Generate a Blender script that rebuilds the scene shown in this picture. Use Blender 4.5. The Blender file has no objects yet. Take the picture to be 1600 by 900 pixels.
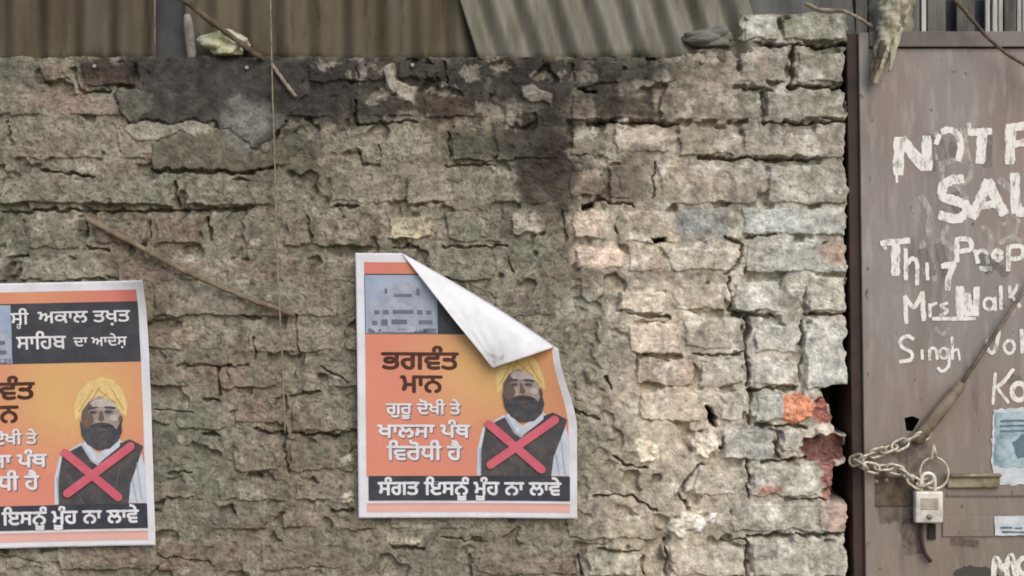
import bpy, bmesh, math, random
import numpy as np
from mathutils import Vector, Matrix
from mathutils.geometry import tessellate_polygon, interpolate_bezier

# ------------------------------------------------------------------ camera, sky, sun, exposure
sc = bpy.context.scene
C = sc.collection
S = 0.0014                                   # metres per photo pixel on the wall plane
EYE = 1.5

cd = bpy.data.cameras.new('camera')
cam = bpy.data.objects.new('camera', cd)
C.objects.link(cam)
cam.location = (0, -3.2, EYE)
cam.rotation_euler = (math.radians(90), 0, 0)
cd.sensor_fit = 'HORIZONTAL'
cd.lens = 36 * 3.2 / (1600 * S)
cd.clip_start = 0.05
cd.clip_end = 500
sc.camera = cam

SUN_DIR = Vector((0.40, -0.95, 0.80)).normalized()
world = bpy.data.worlds.new("World")
sc.world = world
world.use_nodes = True
wn = world.node_tree
sky = wn.nodes.new('ShaderNodeTexSky')
sky.sky_type = 'NISHITA'
sky.sun_disc = False
sky.sun_elevation = math.asin(SUN_DIR.z)
sky.sun_rotation = math.atan2(SUN_DIR.x, SUN_DIR.y)
sky.air_density = 1.0
sky.dust_density = 2.0
sky.ozone_density = 0.3
wn.links.new(sky.outputs[0], wn.nodes['Background'].inputs[0])
wn.nodes['Background'].inputs[1].default_value = 0.11

sl = bpy.data.lights.new('sun', 'SUN')
sl.energy = 1.0
sl.angle = math.radians(45)
sl.color = (1.0, 0.98, 0.95)
so = bpy.data.objects.new('sun', sl)
C.objects.link(so)
so.rotation_euler = SUN_DIR.to_track_quat('Z', 'Y').to_euler()
so.location = (3, -6, 7)

vs = sc.view_settings
vs.view_transform = 'Standard'
vs.look = 'None'
vs.gamma = 1
vs.use_curve_mapping = False
vs.exposure = 0.55
sc.cycles.filter_width = 1.8
sc.cycles.max_bounces = 6

# ------------------------------------------------------------------ helpers
rnd = random.Random(7)


def W(px, py, h=0.0):
    """photo pixel on the wall plane (+ h pixels towards the street) -> world point"""
    return Vector(((px - 800) * S, -h * S, EYE + (450 - py) * S))


def lin1(c):
    c = c / 255.0
    return c / 12.92 if c <= 0.04045 else ((c + 0.055) / 1.055) ** 2.4


def lin(rgb):
    return tuple(lin1(c) for c in rgb)


def linA(rgb):
    return np.array(lin(rgb), dtype=np.float64)


def pm(name, rgb, rgb2=None, scale=20, detail=6, rough=0.8, metal=0.0, bump=0.0, bscale=None,
       stretch=(1, 1, 1), lo=0.4, hi=0.62, attr=None, fine=0.0):
    m = bpy.data.materials.new(name)
    m.use_nodes = True
    nt = m.node_tree
    b = nt.nodes['Principled BSDF']
    b.inputs['Roughness'].default_value = rough
    b.inputs['Metallic'].default_value = metal
    b.inputs['Specular IOR Level'].default_value = 0.3
    tc = nt.nodes.new('ShaderNodeTexCoord')
    mp = nt.nodes.new('ShaderNodeMapping')
    mp.inputs['Scale'].default_value = stretch
    nt.links.new(tc.outputs['Object'], mp.inputs['Vector'])
    nz = nt.nodes.new('ShaderNodeTexNoise')
    nz.inputs['Scale'].default_value = scale
    nz.inputs['Detail'].default_value = detail
    nz.inputs['Roughness'].default_value = 0.65
    nt.links.new(mp.outputs[0], nz.inputs['Vector'])
    rp = nt.nodes.new('ShaderNodeValToRGB')
    rp.color_ramp.elements[0].position = lo
    rp.color_ramp.elements[1].position = hi
    rp.color_ramp.elements[0].color = (*lin(rgb), 1)
    rp.color_ramp.elements[1].color = (*lin(rgb2 if rgb2 else rgb), 1)
    nt.links.new(nz.outputs[0], rp.inputs[0])
    col = rp.outputs[0]
    if attr:
        at = nt.nodes.new('ShaderNodeAttribute')
        at.attribute_name = attr
        col = at.outputs['Color']
    if fine:
        nf = nt.nodes.new('ShaderNodeTexNoise')
        nf.inputs['Scale'].default_value = 420
        nf.inputs['Detail'].default_value = 3
        nt.links.new(tc.outputs['Object'], nf.inputs['Vector'])
        mr = nt.nodes.new('ShaderNodeMapRange')
        mr.inputs['From Min'].default_value = 0.3
        mr.inputs['From Max'].default_value = 0.7
        mr.inputs['To Min'].default_value = 1 - fine
        mr.inputs['To Max'].default_value = 1 + fine
        nt.links.new(nf.outputs[0], mr.inputs['Value'])
        mx = nt.nodes.new('ShaderNodeVectorMath')
        mx.operation = 'SCALE'
        nt.links.new(col, mx.inputs[0])
        nt.links.new(mr.outputs[0], mx.inputs['Scale'])
        col = mx.outputs[0]
    nt.links.new(col, b.inputs['Base Color'])
    if bump:
        nb = nt.nodes.new('ShaderNodeTexNoise')
        nb.inputs['Scale'].default_value = bscale or scale * 4
        nb.inputs['Detail'].default_value = 5
        nt.links.new(mp.outputs[0], nb.inputs['Vector'])
        bp = nt.nodes.new('ShaderNodeBump')
        bp.inputs['Strength'].default_value = bump
        bp.inputs['Distance'].default_value = 0.004
        nt.links.new(nb.outputs[0], bp.inputs['Height'])
        nt.links.new(bp.outputs[0], b.inputs['Normal'])
    return m


def tag(o, label=None, cat=None, group=None, kind=None):
    if label:
        o['label'] = label
    if cat:
        o['category'] = cat
    if group:
        o['group'] = group
    if kind:
        o['kind'] = kind
    return o


def empty(name, loc):
    o = bpy.data.objects.new(name, None)
    C.objects.link(o)
    o.location = loc
    o.empty_display_size = 0.05
    return o


def link_mesh(name, me, mat, parent=None, smooth=False):
    o = bpy.data.objects.new(name, me)
    C.objects.link(o)
    if mat:
        me.materials.append(mat)
    if smooth:
        me.polygons.foreach_set('use_smooth', [True] * len(me.polygons))
    if parent:
        o.parent = parent
        o.matrix_parent_inverse = Matrix.Translation(-parent.location)
    return o


def from_py(name, verts, faces, mat, parent=None, smooth=False):
    me = bpy.data.meshes.new(name)
    me.from_pydata([tuple(v) for v in verts], [], faces)
    me.update()
    return link_mesh(name, me, mat, parent, smooth)


def from_bm(name, bm, mat, parent=None, smooth=False):
    me = bpy.data.meshes.new(name)
    bm.to_mesh(me)
    bm.free()
    return link_mesh(name, me, mat, parent, smooth)


def bm_box(bm, a, b, bev=0.0):
    """axis box between two world corners"""
    r = bmesh.ops.create_cube(bm, size=1)
    vs_ = r['verts']
    c = (a + b) / 2
    d = Vector((abs(b.x - a.x), abs(b.y - a.y), abs(b.z - a.z)))
    for v in vs_:
        v.co = Vector((v.co.x * d.x, v.co.y * d.y, v.co.z * d.z)) + c
    if bev:
        es = list({e for v in vs_ for e in v.link_edges})
        bmesh.ops.bevel(bm, geom=es, offset=bev, segments=2, affect='EDGES', profile=0.6)
    return bm


def box(name, x0, y0, x1, y1, h0, h1, mat, parent=None, bev=0.0015):
    bm = bmesh.new()
    bm_box(bm, W(x0, y1, h0), W(x1, y0, h1), bev)
    return from_bm(name, bm, mat, parent)


def tube_geo(pts, rad, seg=8, closed=False, cap=True):
    pts = [Vector(p) for p in pts]
    n = len(pts)
    rads = rad if isinstance(rad, (list, tuple)) else [rad] * n
    tang = []
    for i in range(n):
        if closed:
            t = pts[(i + 1) % n] - pts[i - 1]
        else:
            t = pts[min(i + 1, n - 1)] - pts[max(i - 1, 0)]
        tang.append(t.normalized())
    ref = Vector((0, 0, 1)) if abs(tang[0].z) < 0.9 else Vector((1, 0, 0))
    u = tang[0].cross(ref).normalized()
    V, F = [], []
    for i in range(n):
        u = (u - tang[i] * u.dot(tang[i])).normalized()
        w = tang[i].cross(u)
        for k in range(seg):
            a = 2 * math.pi * k / seg
            V.append(pts[i] + (u * math.cos(a) + w * math.sin(a)) * rads[i])
    m = n if closed else n - 1
    for i in range(m):
        j = (i + 1) % n
        for k in range(seg):
            l = (k + 1) % seg
            F.append((i * seg + k, i * seg + l, j * seg + l, j * seg + k))
    if cap and not closed:
        F.append(tuple(range(seg))[::-1])
        F.append(tuple((n - 1) * seg + k for k in range(seg)))
    return V, F


def tube(name, pts, rad, mat, parent=None, seg=8, closed=False):
    V, F = tube_geo(pts, rad, seg, closed)
    return from_py(name, V, F, mat, parent, True)


def crv(ctrl, n=8):
    """Catmull-Rom through control tuples"""
    P = [np.array(c, float) for c in ctrl]
    P = [2 * P[0] - P[1]] + P + [2 * P[-1] - P[-2]]
    out = []
    for i in range(1, len(P) - 2):
        for k in range(n):
            t = k / n
            a, b, c, d = P[i - 1:i + 3]
            out.append(0.5 * (2 * b + (c - a) * t + (2 * a - 5 * b + 4 * c - d) * t * t + (3 * b - a - 3 * c + d) * t ** 3))
    out.append(P[-2])
    return out


# ---- numpy noise
_rng = np.random.default_rng(11)
_TAB = _rng.random((256, 256))
_ANG = _rng.random((256, 256)) * 2 * np.pi
_GX, _GY = np.cos(_ANG), np.sin(_ANG)


def gnoise(x, y, s=0):
    x = x + s * 17.31
    y = y + s * 9.77
    xi = np.floor(x).astype(np.int64)
    yi = np.floor(y).astype(np.int64)
    fx, fy = x - xi, y - yi
    u = fx * fx * fx * (fx * (fx * 6 - 15) + 10)
    v = fy * fy * fy * (fy * (fy * 6 - 15) + 10)

    def g(ix, iy, dx, dy):
        a = (ix & 255, iy & 255)
        return _GX[a] * dx + _GY[a] * dy
    n00 = g(xi, yi, fx, fy)
    n10 = g(xi + 1, yi, fx - 1, fy)
    n01 = g(xi, yi + 1, fx, fy - 1)
    n11 = g(xi + 1, yi + 1, fx - 1, fy - 1)
    return 1.5 * ((n00 * (1 - u) + n10 * u) * (1 - v) + (n01 * (1 - u) + n11 * u) * v)


def fbm(x, y, sc_, s=0, o=4, g=0.5):
    r = 0
    a = 1.0
    f = 1.0 / sc_
    for i in range(o):
        r = r + a * gnoise(x * f, y * f, s + i * 3)
        a *= g
        f *= 2.03
    return r


def worley(x, y, sc_, s=0):
    x = x / sc_ + s * 5.3
    y = y / sc_ + s * 8.9
    xi = np.floor(x).astype(np.int64)
    yi = np.floor(y).astype(np.int64)
    f1 = np.full(x.shape, 9.0)
    f2 = np.full(x.shape, 9.0)
    idv = np.zeros(x.shape)
    for dx in (-1, 0, 1):
        for dy in (-1, 0, 1):
            cx, cy = xi + dx, yi + dy
            px = cx + _TAB[cx & 255, cy & 255]
            py = cy + _TAB[(cy + 91) & 255, (cx + 37) & 255]
            d = np.hypot(px - x, py - y)
            new = d < f1
            f2 = np.where(new, f1, np.minimum(f2, d))
            idv = np.where(new, _TAB[(cx + 5) & 255, (cy + 77) & 255], idv)
            f1 = np.minimum(f1, d)
    return f1, f2, idv


def ss(a, b, x):
    t = np.clip((x - a) / (b - a), 0, 1)
    return t * t * (3 - 2 * t)


# ------------------------------------------------------------------ ground
gm = pm('packed_earth', (120, 108, 90), (95, 84, 70), scale=3, bump=0.5, rough=0.95)
bm = bmesh.new()
bmesh.ops.create_grid(bm, x_segments=60, y_segments=60, size=80)
for v in bm.verts:
    v.co.z = 0.012 * math.sin(v.co.x * 3.1) * math.cos(v.co.y * 2.3)
tag(from_bm('ground', bm, gm), kind='structure')


# ------------------------------------------------------------------ the brick wall (one height-field mesh)
def axis(a, b, a_in, b_in, step, grow=1.06, mx=9):
    mid = list(np.arange(a_in, b_in + 1e-6, step))
    lo, st = [], step
    p = a_in
    while p > a:
        st = min(st * grow, mx)
        p -= st
        lo.append(p)
    hi, st = [], step
    p = mid[-1]
    while p < b:
        st = min(st * grow, mx)
        p += st
        hi.append(p)
    return np.array(lo[::-1] + mid + hi)


XS = axis(-1400, 1345, -30, 1346, 1.15)
YS = axis(4, 1522, 5, 915, 1.15)
X, Y = np.meshgrid(XS, YS)
print('wall grid', X.shape)

WX = X + 5.5 * fbm(X, Y, 46, 1, 4)
WY = Y + 4.2 * fbm(X, Y, 40, 2, 4)


def win(x0, y0, x1, y1, m=14):
    return (slice(np.searchsorted(YS, y0 - m), np.searchsorted(YS, y1 + m)),
            slice(np.searchsorted(XS, x0 - m), np.searchsorted(XS, x1 + m)))


def sd_box(x, y, x0, y0, x1, y1, r):
    qx = np.abs(x - (x0 + x1) / 2) - (x1 - x0) / 2 + r
    qy = np.abs(y - (y0 + y1) / 2) - (y1 - y0) / 2 + r
    return np.hypot(np.maximum(qx, 0), np.maximum(qy, 0)) + np.minimum(np.maximum(qx, qy), 0) - r


def sd_poly(x, y, P):
    n = len(P)
    d = np.full(x.shape, 1e9)
    sgn = np.ones(x.shape)
    for i in range(n):
        ax, ay = P[i]
        bx, by = P[i - 1]
        ex, ey = bx - ax, by - ay
        wx, wy = x - ax, y - ay
        t = np.clip((wx * ex + wy * ey) / (ex * ex + ey * ey), 0, 1)
        d = np.minimum(d, (wx - ex * t) ** 2 + (wy - ey * t) ** 2)
        c1 = y >= ay
        c2 = y < by
        c3 = ex * wy > ey * wx
        flip = (c1 & c2 & c3) | (~c1 & ~c2 & ~c3)
        sgn = np.where(flip, -sgn, sgn)
    return np.sqrt(d) * sgn


def sd_line(x, y, P):
    d = np.full(x.shape, 1e9)
    for i in range(len(P) - 1):
        ax, ay = P[i]
        bx, by = P[i + 1]
        ex, ey = bx - ax, by - ay
        wx, wy = x - ax, y - ay
        t = np.clip((wx * ex + wy * ey) / (ex * ex + ey * ey + 1e-9), 0, 1)
        d = np.minimum(d, (wx - ex * t) ** 2 + (wy - ey * t) ** 2)
    return np.sqrt(d)


RIGHT = ss(870, 1010, X + 40 * fbm(X, Y, 200, 9, 2))        # 0 = mud-smeared wall, 1 = bare brickwork

# brick list: x0,y0,x1,y1, colour (None = wall colour), proud, alpha
PALE, PINK, GREY, BLUE = (172, 168, 150), (184, 164, 144), (166, 163, 151), (156, 160, 156)
WHT, GRN, DRK, RED = (204, 197, 178), (150, 150, 128), (98, 88, 76), (146, 86, 70)
EXPL = [
    # top cap and first courses by the gate
    (1162, 22, 1216, 66, (196, 194, 176), 6, .7), (1219, 24, 1324, 67, (158, 158, 130), 5, .7),
    (1155, 76, 1233, 131, (162, 154, 136), 2, .6), (1244, 77, 1323, 131, (170, 163, 146), 4, .6),
    (1066, 77, 1132, 126, (92, 88, 74), -2, .75), (985, 90, 1058, 130, (92, 90, 80), 0, .75),
    (890, 90, 976, 137, (112, 102, 84), 2, .6),
    (890, 144, 1026, 190, (104, 92, 78), 3, .65), (1030, 141, 1190, 191, (140, 130, 110), 1, .5),
    (1194, 141, 1323, 188, (160, 156, 136), 4, .6),
    (888, 198, 950, 246, (128, 120, 98), 2, .5), (958, 196, 1050, 242, (178, 164, 144), 3, .6),
    (1054, 196, 1150, 246, (162, 150, 130), 3, .6), (1154, 200, 1322, 250, (164, 154, 136), 4, .6),
    (888, 262, 944, 311, (178, 158, 136), 2, .6), (948, 255, 1021, 311, (116, 104, 86), 0, .6),
    (1026, 255, 1192, 321, (150, 140, 122), 2, .5), (1196, 254, 1325, 321, (158, 152, 136), 4, .6),
    (893, 326, 958, 376, PINK, 4, .7), (962, 326, 1056, 384, (150, 140, 118), 1, .5),
    (1060, 321, 1141, 381, (132, 138, 134), 2, .7), (1156, 321, 1326, 370, (160, 164, 156), 5, .7),
    (898, 387, 976, 423, PINK, 4, .7), (980, 390, 1042, 428, (150, 136, 114), 0, .5),
    (1044, 383, 1156, 426, (184, 182, 162), 5, .75), (1165, 375, 1327, 429, (158, 158, 146), 4, .6),
    (964, 451, 1042, 492, WHT, 5, .7), (1048, 440, 1138, 488, (156, 146, 126), 2, .5),
    (1144, 437, 1222, 490, (176, 175, 166), 5, .7), (1262, 428, 1327, 489, (172, 170, 154), 5, .6),
    (978, 502, 1062, 556, (198, 184, 164), 5, .7), (1066, 492, 1160, 548, (164, 158, 140), 3, .6),
    (1176, 504, 1250, 553, (174, 172, 158), 6, .6), (1258, 495, 1329, 612, (178, 177, 168), 6, .75),
    (992, 560, 1086, 604, (160, 130, 112), 2, .5), (1091, 555, 1168, 606, (160, 157, 142), 3, .6),
    (1175, 557, 1249, 604, (178, 175, 160), 6, .6),
    (998, 610, 1098, 662, (184, 170, 150), 3, .6), (1122, 610, 1168, 661, (164, 160, 146), 3, .6),
    (1176, 612, 1229, 660, (164, 164, 156), 4, .7),
    (1128, 667, 1214, 721, (164, 164, 156), 5, .7), (1220, 668, 1255, 711, (184, 180, 168), 5, .7),
    (1085, 727, 1166, 776, (176, 168, 148), 4, .6), (1173, 722, 1286, 778, (172, 167, 150), 6, .6),
    (1142, 782, 1278, 834, (158, 154, 136), 4, .6), (1278, 783, 1330, 836, (166, 150, 134), 4, .6),
    (1044, 850, 1165, 904, (170, 164, 144), 4, .6), (1172, 845, 1334, 906, (166, 162, 146), 6, .6),
    (914, 866, 1000, 904, (186, 184, 160), 5, .7), (738, 866, 905, 905, (150, 124, 100), 1, .5),
    (880, 800, 1030, 850, (150, 144, 122), 1, .4),
    # named stones and bricks of the smeared part
    (120, 92, 216, 140, (84, 68, 58), 3, .85), (60, 92, 112, 132, (130, 108, 94), 1, .6),
    (603, 333, 680, 378, (196, 184, 146), 5, .85), (795, 328, 862, 373, (190, 182, 160), 5, .8),
    (438, 335, 586, 391, (130, 116, 96), 3, .5), (36, 335, 129, 395, (126, 122, 102), 3, .4),
    (138, 343, 231, 388, (124, 106, 88), 3, .6), (237, 335, 321, 386, (124, 102, 86), 4, .7),
    (0, 278, 272, 326, (130, 126, 106), 5, .4), (280, 275, 430, 326, (124, 120, 100), 4, .4),
    (700, 205, 776, 256, (88, 86, 68), 1, .7), (475, 92, 602, 132, (96, 90, 76), 1, .5),
    (616, 92, 690, 131, (84, 76, 66), 3, .7), (541, 142, 652, 188, (88, 80, 66), 1, .6),
    (655, 142, 770, 190, (106, 84, 70), 1, .6), (432, 204, 510, 254, (86, 86, 66), 0, .6),
    (690, 326, 790, 384, (128, 124, 102), 1, .4), (335, 565, 442, 612, (132, 112, 94), 2, .5),
    (360, 682, 442, 742, (124, 114, 96), 3, .4), (446, 684, 556, 742, (126, 116, 98), 2, .4),
    (600, 838, 668, 858, (196, 186, 150), 4, .7), (452, 618, 552, 680, (124, 114, 94), 1, .4),
    (270, 640, 360, 678, (126, 116, 96), 1, .4),
]
rows = [88, 140, 192, 258, 327, 396, 450, 504, 560, 615, 672, 744, 792, 840, 902]
while rows[-1] < 1560:
    rows.append(rows[-1] + 60)
GEN = []
for a, b in zip(rows[:-1], rows[1:]):
    x = -1450 + rnd.uniform(0, 90)
    while x < 1330:
        L = rnd.choice((150, 158, 165, 80, 85, 120))
        q = (x, a + 3, min(x + L - 8, 1326), b - 5 + rnd.uniform(-2, 2))
        if q[2] - q[0] > 25:
            hit = any(min(q[2], e[2]) - max(q[0], e[0]) > 12 and min(q[3], e[3]) - max(q[1], e[1]) > 12 for e in EXPL)
            inside_right = q[2] > 885 and b < 905
            if not hit and not inside_right:
                t = rnd.random()
                col = (134, 112, 96) if t < .24 else (122, 119, 104) if t < .44 else (148, 141, 122) if t < .6 else (112, 102, 88) if t < .7 else (140, 124, 106) if t < .82 else None
                GEN.append((*q, col, rnd.gauss(.6, 1.7), .68))
        x += L

# mortar / mud fill
mud = -3.6 + 3.6 * fbm(X, Y, 80, 3, 4, .5)
bare = -1.6 + 3.6 * fbm(X, Y, 70, 4, 4)
open_ = ss(.16, .38, fbm(X, Y, 58, 16, 3))
bare = bare - 15 * open_
mud = mud - 12 * ss(.34, .55, fbm(X, Y, 60, 17, 3))
Mh = mud * (1 - RIGHT) + bare * RIGHT
HB = np.full(X.shape, -60.0)
BC = np.zeros(X.shape + (3,))
BA = np.zeros(X.shape)
BID = np.zeros(X.shape)
for k, (x0, y0, x1, y1, col, pr, al) in enumerate(EXPL + GEN):
    s = win(x0, y0, x1, y1, 26)
    if s[0].start >= s[0].stop or s[1].start >= s[1].stop:
        continue
    wx, wy = WX[s], WY[s]
    if x0 > 880 and y1 < 910:
        x0, y0, x1, y1, pr = x0 - 2.5, y0 - 2, x1 + 2.5, y1 + 2.5, pr * .6
    r = random.Random(k)
    # corners wander a little and the outline is chipped
    rot = r.uniform(-.016, .016)
    cx, cy = (x0 + x1) / 2, (y0 + y1) / 2
    xx = cx + (wx - cx) - (wy - cy) * rot
    yy = cy + (wy - cy) + (wx - cx) * rot
    d = sd_box(xx, yy, x0 + 1, y0 + 1, x1 - 1, y1 - 1, 7) + 2.4 * fbm(X[s], Y[s], 24, 20 + k % 5, 4, .6)
    prof = ss(0, 7.5, -d)
    tilt = (xx - cx) / (x1 - x0) * r.uniform(-4, 4) + (yy - cy) / (y1 - y0) * r.uniform(-3.5, 2)
    face = pr + tilt + 1.5 * fbm(X[s], Y[s], 34, 30 + k % 7, 3)
    hb = -42 + (42 + face) * prof
    up = hb > HB[s]
    HB[s] = np.where(up, hb, HB[s])
    if col is not None:
        c = linA(col)
        a = al * ss(-1.5, 3.5, -d)
        m = up & (a > 0)
        for q in range(3):
            BC[s][..., q] = np.where(m, c[q], BC[s][..., q])
        BA[s] = np.where(m, a, BA[s])
    elif True:
        BA[s] = np.where(up & (d < 0), 0, BA[s])
    BID[s] = np.where(up & (d < 2), r.random(), BID[s])

H = np.maximum(Mh, HB)
brickness = ss(-3, 3, HB - Mh)

# lumps, crumbs, pits
lump = fbm(X, Y, 27, 5, 4, .55)
f1, f2, cid = worley(X + 6 * fbm(X, Y, 30, 13, 2), Y + 6 * fbm(X, Y, 30, 14, 2), 19, 2)
rub = ss(0.05, 0.3, fbm(X, Y, 120, 15, 3) + .08) * (1 - .75 * RIGHT)
H += lump * (1.3 - .45 * RIGHT) * (1 - .4 * brickness) + rub * (1 - .5 * brickness) * (1.7 * (cid - .5) + 1.6 * np.minimum(f2 - f1, .35) - .4)
H += (.6 - .2 * RIGHT) * fbm(X, Y, 7.5, 6, 3, .6)
pit = ss(.36, .62, fbm(X, Y, 15, 7, 3))
H -= pit * (1.8 - .6 * RIGHT)
peb = ss(.5, .25, f1) * ss(.93, .97, cid) * (1 - .6 * RIGHT)
H += 1.8 * peb

# ---- base colour
n1, n2, n3, n4 = fbm(X, Y, 210, 40, 4), fbm(X, Y, 70, 41, 4), fbm(X, Y, 24, 42, 4), fbm(X, Y, 6, 43, 3)
COL = np.zeros(X.shape + (3,))


def mixc(c, a):
    a = np.clip(a, 0, 1)
    cc = linA(c) if isinstance(c, tuple) else c
    for q in range(3):
        COL[..., q] += (cc[q] - COL[..., q]) * a


mixc((133, 127, 106), np.ones(X.shape))
mixc((158, 150, 133), RIGHT)
mixc((130, 110, 93), .42 * ss(.05, .45, fbm(X, Y, 95, 39, 4)) * (1 - RIGHT))
mixc((126, 112, 92), .7 * ss(-.05, .45, n1) * (1 - RIGHT))
mixc((115, 113, 96), .7 * ss(.0, .5, -n1 + .3 * n2) * (1 - .4 * RIGHT))
mixc((172, 154, 134), .6 * ss(.05, .5, n2) * RIGHT)
for q in range(3):
    COL[..., q] += (BC[..., q] - COL[..., q]) * BA * (.35 + .65 * brickness)
mixc((164, 157, 136), .5 * ss(.1, .7, n3 * .7 + .6 * n2) * (1 - .3 * brickness))
mixc((186, 180, 160), .4 * ss(.3, .75, n4 * .7 + .5 * n3 + .4 * n2) * (.35 + .65 * RIGHT))
mixc((126, 122, 100), .35 * ss(-.1, .4, fbm(X, Y, 50, 37, 4)) * RIGHT * ss(420, 200, Y))
mixc((112, 118, 96), .4 * ss(.12, .5, fbm(X, Y, 40, 36, 4)) * (1 - .5 * RIGHT))
mixc((206, 202, 188), .5 * ss(.15, .6, fbm(X, Y, 38, 46, 4)) * RIGHT)
mixc((84, 78, 64), .5 * ss(.2, .75, -n3 * .8 - .5 * n2 + .25 * n4) * (1 - .35 * RIGHT))
fd = fbm(X, Y, 11, 47, 3)
mixc((70, 64, 54), .45 * ss(.35, .7, -fd - .2 * n3) * (1 - .4 * RIGHT))
mixc((97, 97, 78), .28 * ss(.1, .5, fbm(X, Y, 45, 44, 4)) * (1 - .6 * RIGHT))
mixc((190, 180, 154), .3 * peb)


def blotch(cx, cy, rx, ry, c, a, soft=.5, wob=.5, dh=0.0):
    s = win(cx - rx, cy - ry, cx + rx, cy + ry, max(rx, ry) * 1.0)
    x, y = X[s], Y[s]
    k = min(rx, ry)
    d = np.sqrt(((x - cx) / rx) ** 2 + ((y - cy) / ry) ** 2)
    d = d + wob * fbm(x, y, k * .9 + 6, int(cx + cy) % 60, 4)
    m = a * ss(1 + soft / 2, 1 - soft / 2, d)
    cc = linA(c)
    for q in range(3):
        COL[s][..., q] += (cc[q] - COL[s][..., q]) * m
    if dh:
        H[s] += dh * m / a


def slab(P, c, a, dh, edge=3.0, warp=1.0, soft=2.0, rough=1.0):
    """a patch of plaster or cement with its own edge"""
    xs, ys = [p[0] for p in P], [p[1] for p in P]
    s = win(min(xs), min(ys), max(xs), max(ys), 16)
    x = X[s] + warp * 5 * fbm(X[s], Y[s], 20, 51, 4)
    y = Y[s] + warp * 5 * fbm(X[s], Y[s], 20, 52, 4)
    d = sd_poly(x, y, P)
    m = ss(0, edge, -d)
    flat = rough * (1.5 * fbm(X[s], Y[s], 30 / rough, 53, 4) + .5 * fbm(X[s], Y[s], 7, 55, 3)) + dh
    H[s] = H[s] * (1 - m) + np.maximum(H[s] * .35 + flat, flat) * m
    mc = a * ss(soft, -soft, d)
    cc = linA(c)
    var = 1 + .3 * fbm(X[s], Y[s], 22, 54, 5, .65)
    for q in range(3):
        COL[s][..., q] += (cc[q] * var - COL[s][..., q]) * mc


def crack(P, w, dep, warp=1.0):
    xs, ys = [p[0] for p in P], [p[1] for p in P]
    s = win(min(xs), min(ys), max(xs), max(ys), 14 + w)
    x = X[s] + warp * 4 * fbm(X[s], Y[s], 18, 61, 3)
    y = Y[s] + warp * 4 * fbm(X[s], Y[s], 18, 62, 3)
    ww = w * (.75 + .6 * fbm(X[s], Y[s], 22, 63, 2))
    d = sd_line(x, y, P)
    k = np.clip(RIGHT[s] + .45, 0, 1)
    ww = ww * (1.15 - .15 * k)
    H[s] -= dep * (.45 + .37 * k) * ss(ww, ww * .2 * k, d)


def hole(P, dep, c=None):
    xs, ys = [p[0] for p in P], [p[1] for p in P]
    s = win(min(xs), min(ys), max(xs), max(ys), 12)
    d = sd_poly(X[s] + 3 * fbm(X[s], Y[s], 14, 71, 3), Y[s] + 3 * fbm(X[s], Y[s], 14, 72, 3), P)
    m = ss(1, -3.5, d)
    H[s] = H[s] * (1 - m) + (-dep) * m
    if c:
        cc = linA(c)
        for q in range(3):
            COL[s][..., q] += (cc[q] - COL[s][..., q]) * m


# pale and tinted patches
for b in [
    (90, 190, 90, 40, (140, 132, 112), .6), (105, 160, 45, 22, (140, 112, 98), .6), (30, 215, 40, 60, (120, 116, 98), .4),
    (185, 225, 60, 26, (150, 145, 128), .5), (600, 225, 85, 36, (138, 134, 114), .7), (640, 290, 130, 32, (140, 132, 110), .5),
    (905, 170, 30, 14, (190, 172, 150), .8), (1005, 212, 42, 14, (196, 184, 166), .8), (905, 210, 24, 10, (178, 178, 152), .7),
    (918, 350, 24, 22, (206, 186, 164), .7), (935, 400, 40, 16, (200, 178, 158), .7), (1000, 470, 34, 16, (200, 186, 164), .6),
    (1010, 530, 40, 24, (196, 180, 160), .6), (905, 480, 26, 20, (160, 162, 146), .5), (930, 560, 50, 40, (138, 138, 118), .5),
    (1075, 345, 24, 20, (140, 150, 152), .6), (1230, 345, 60, 18, (166, 172, 168), .5),
    (1302, 398, 24, 22, (160, 128, 108), .75), (1310, 455, 18, 20, (178, 172, 150), .5),
    (1185, 40, 22, 18, (212, 210, 194), .7), (1232, 40, 12, 20, (110, 112, 86), .6), (1270, 42, 30, 18, (172, 170, 138), .5),
    (1310, 48, 14, 12, (196, 192, 176), .7), (1190, 100, 14, 20, (166, 138, 120), .5), (1270, 95, 18, 12, (128, 120, 102), .6),
    (1060, 640, 60, 40, (180, 166, 144), .5), (1030, 700, 70, 40, (166, 156, 134), .5), (960, 720, 60, 50, (142, 134, 110), .5),
    (1000, 840, 70, 40, (160, 152, 128), .5), (820, 850, 90, 40, (126, 118, 98), .4), (540, 440, 90, 40, (126, 116, 96), .5),
    (330, 470, 60, 40, (142, 140, 120), .5), (300, 720, 90, 60, (118, 118, 98), .6), (520, 780, 70, 40, (132, 122, 102), .5),
    (420, 860, 150, 40, (124, 110, 90), .5), (60, 880, 70, 24, (160, 156, 132), .5), (900, 690, 40, 80, (132, 130, 110), .4),
    (1190, 540, 60, 50, (182, 180, 168), .4), (1240, 400, 50, 30, (174, 175, 164), .4), (362, 92, 40, 7, (92, 100, 58), .7), (460, 560, 60, 60, (126, 114, 96), .4), (350, 590, 40, 30, (136, 112, 94), .4), (720, 430, 60, 24, (132, 128, 106), .5),
]:
    blotch(*b, soft=.9)

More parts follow.
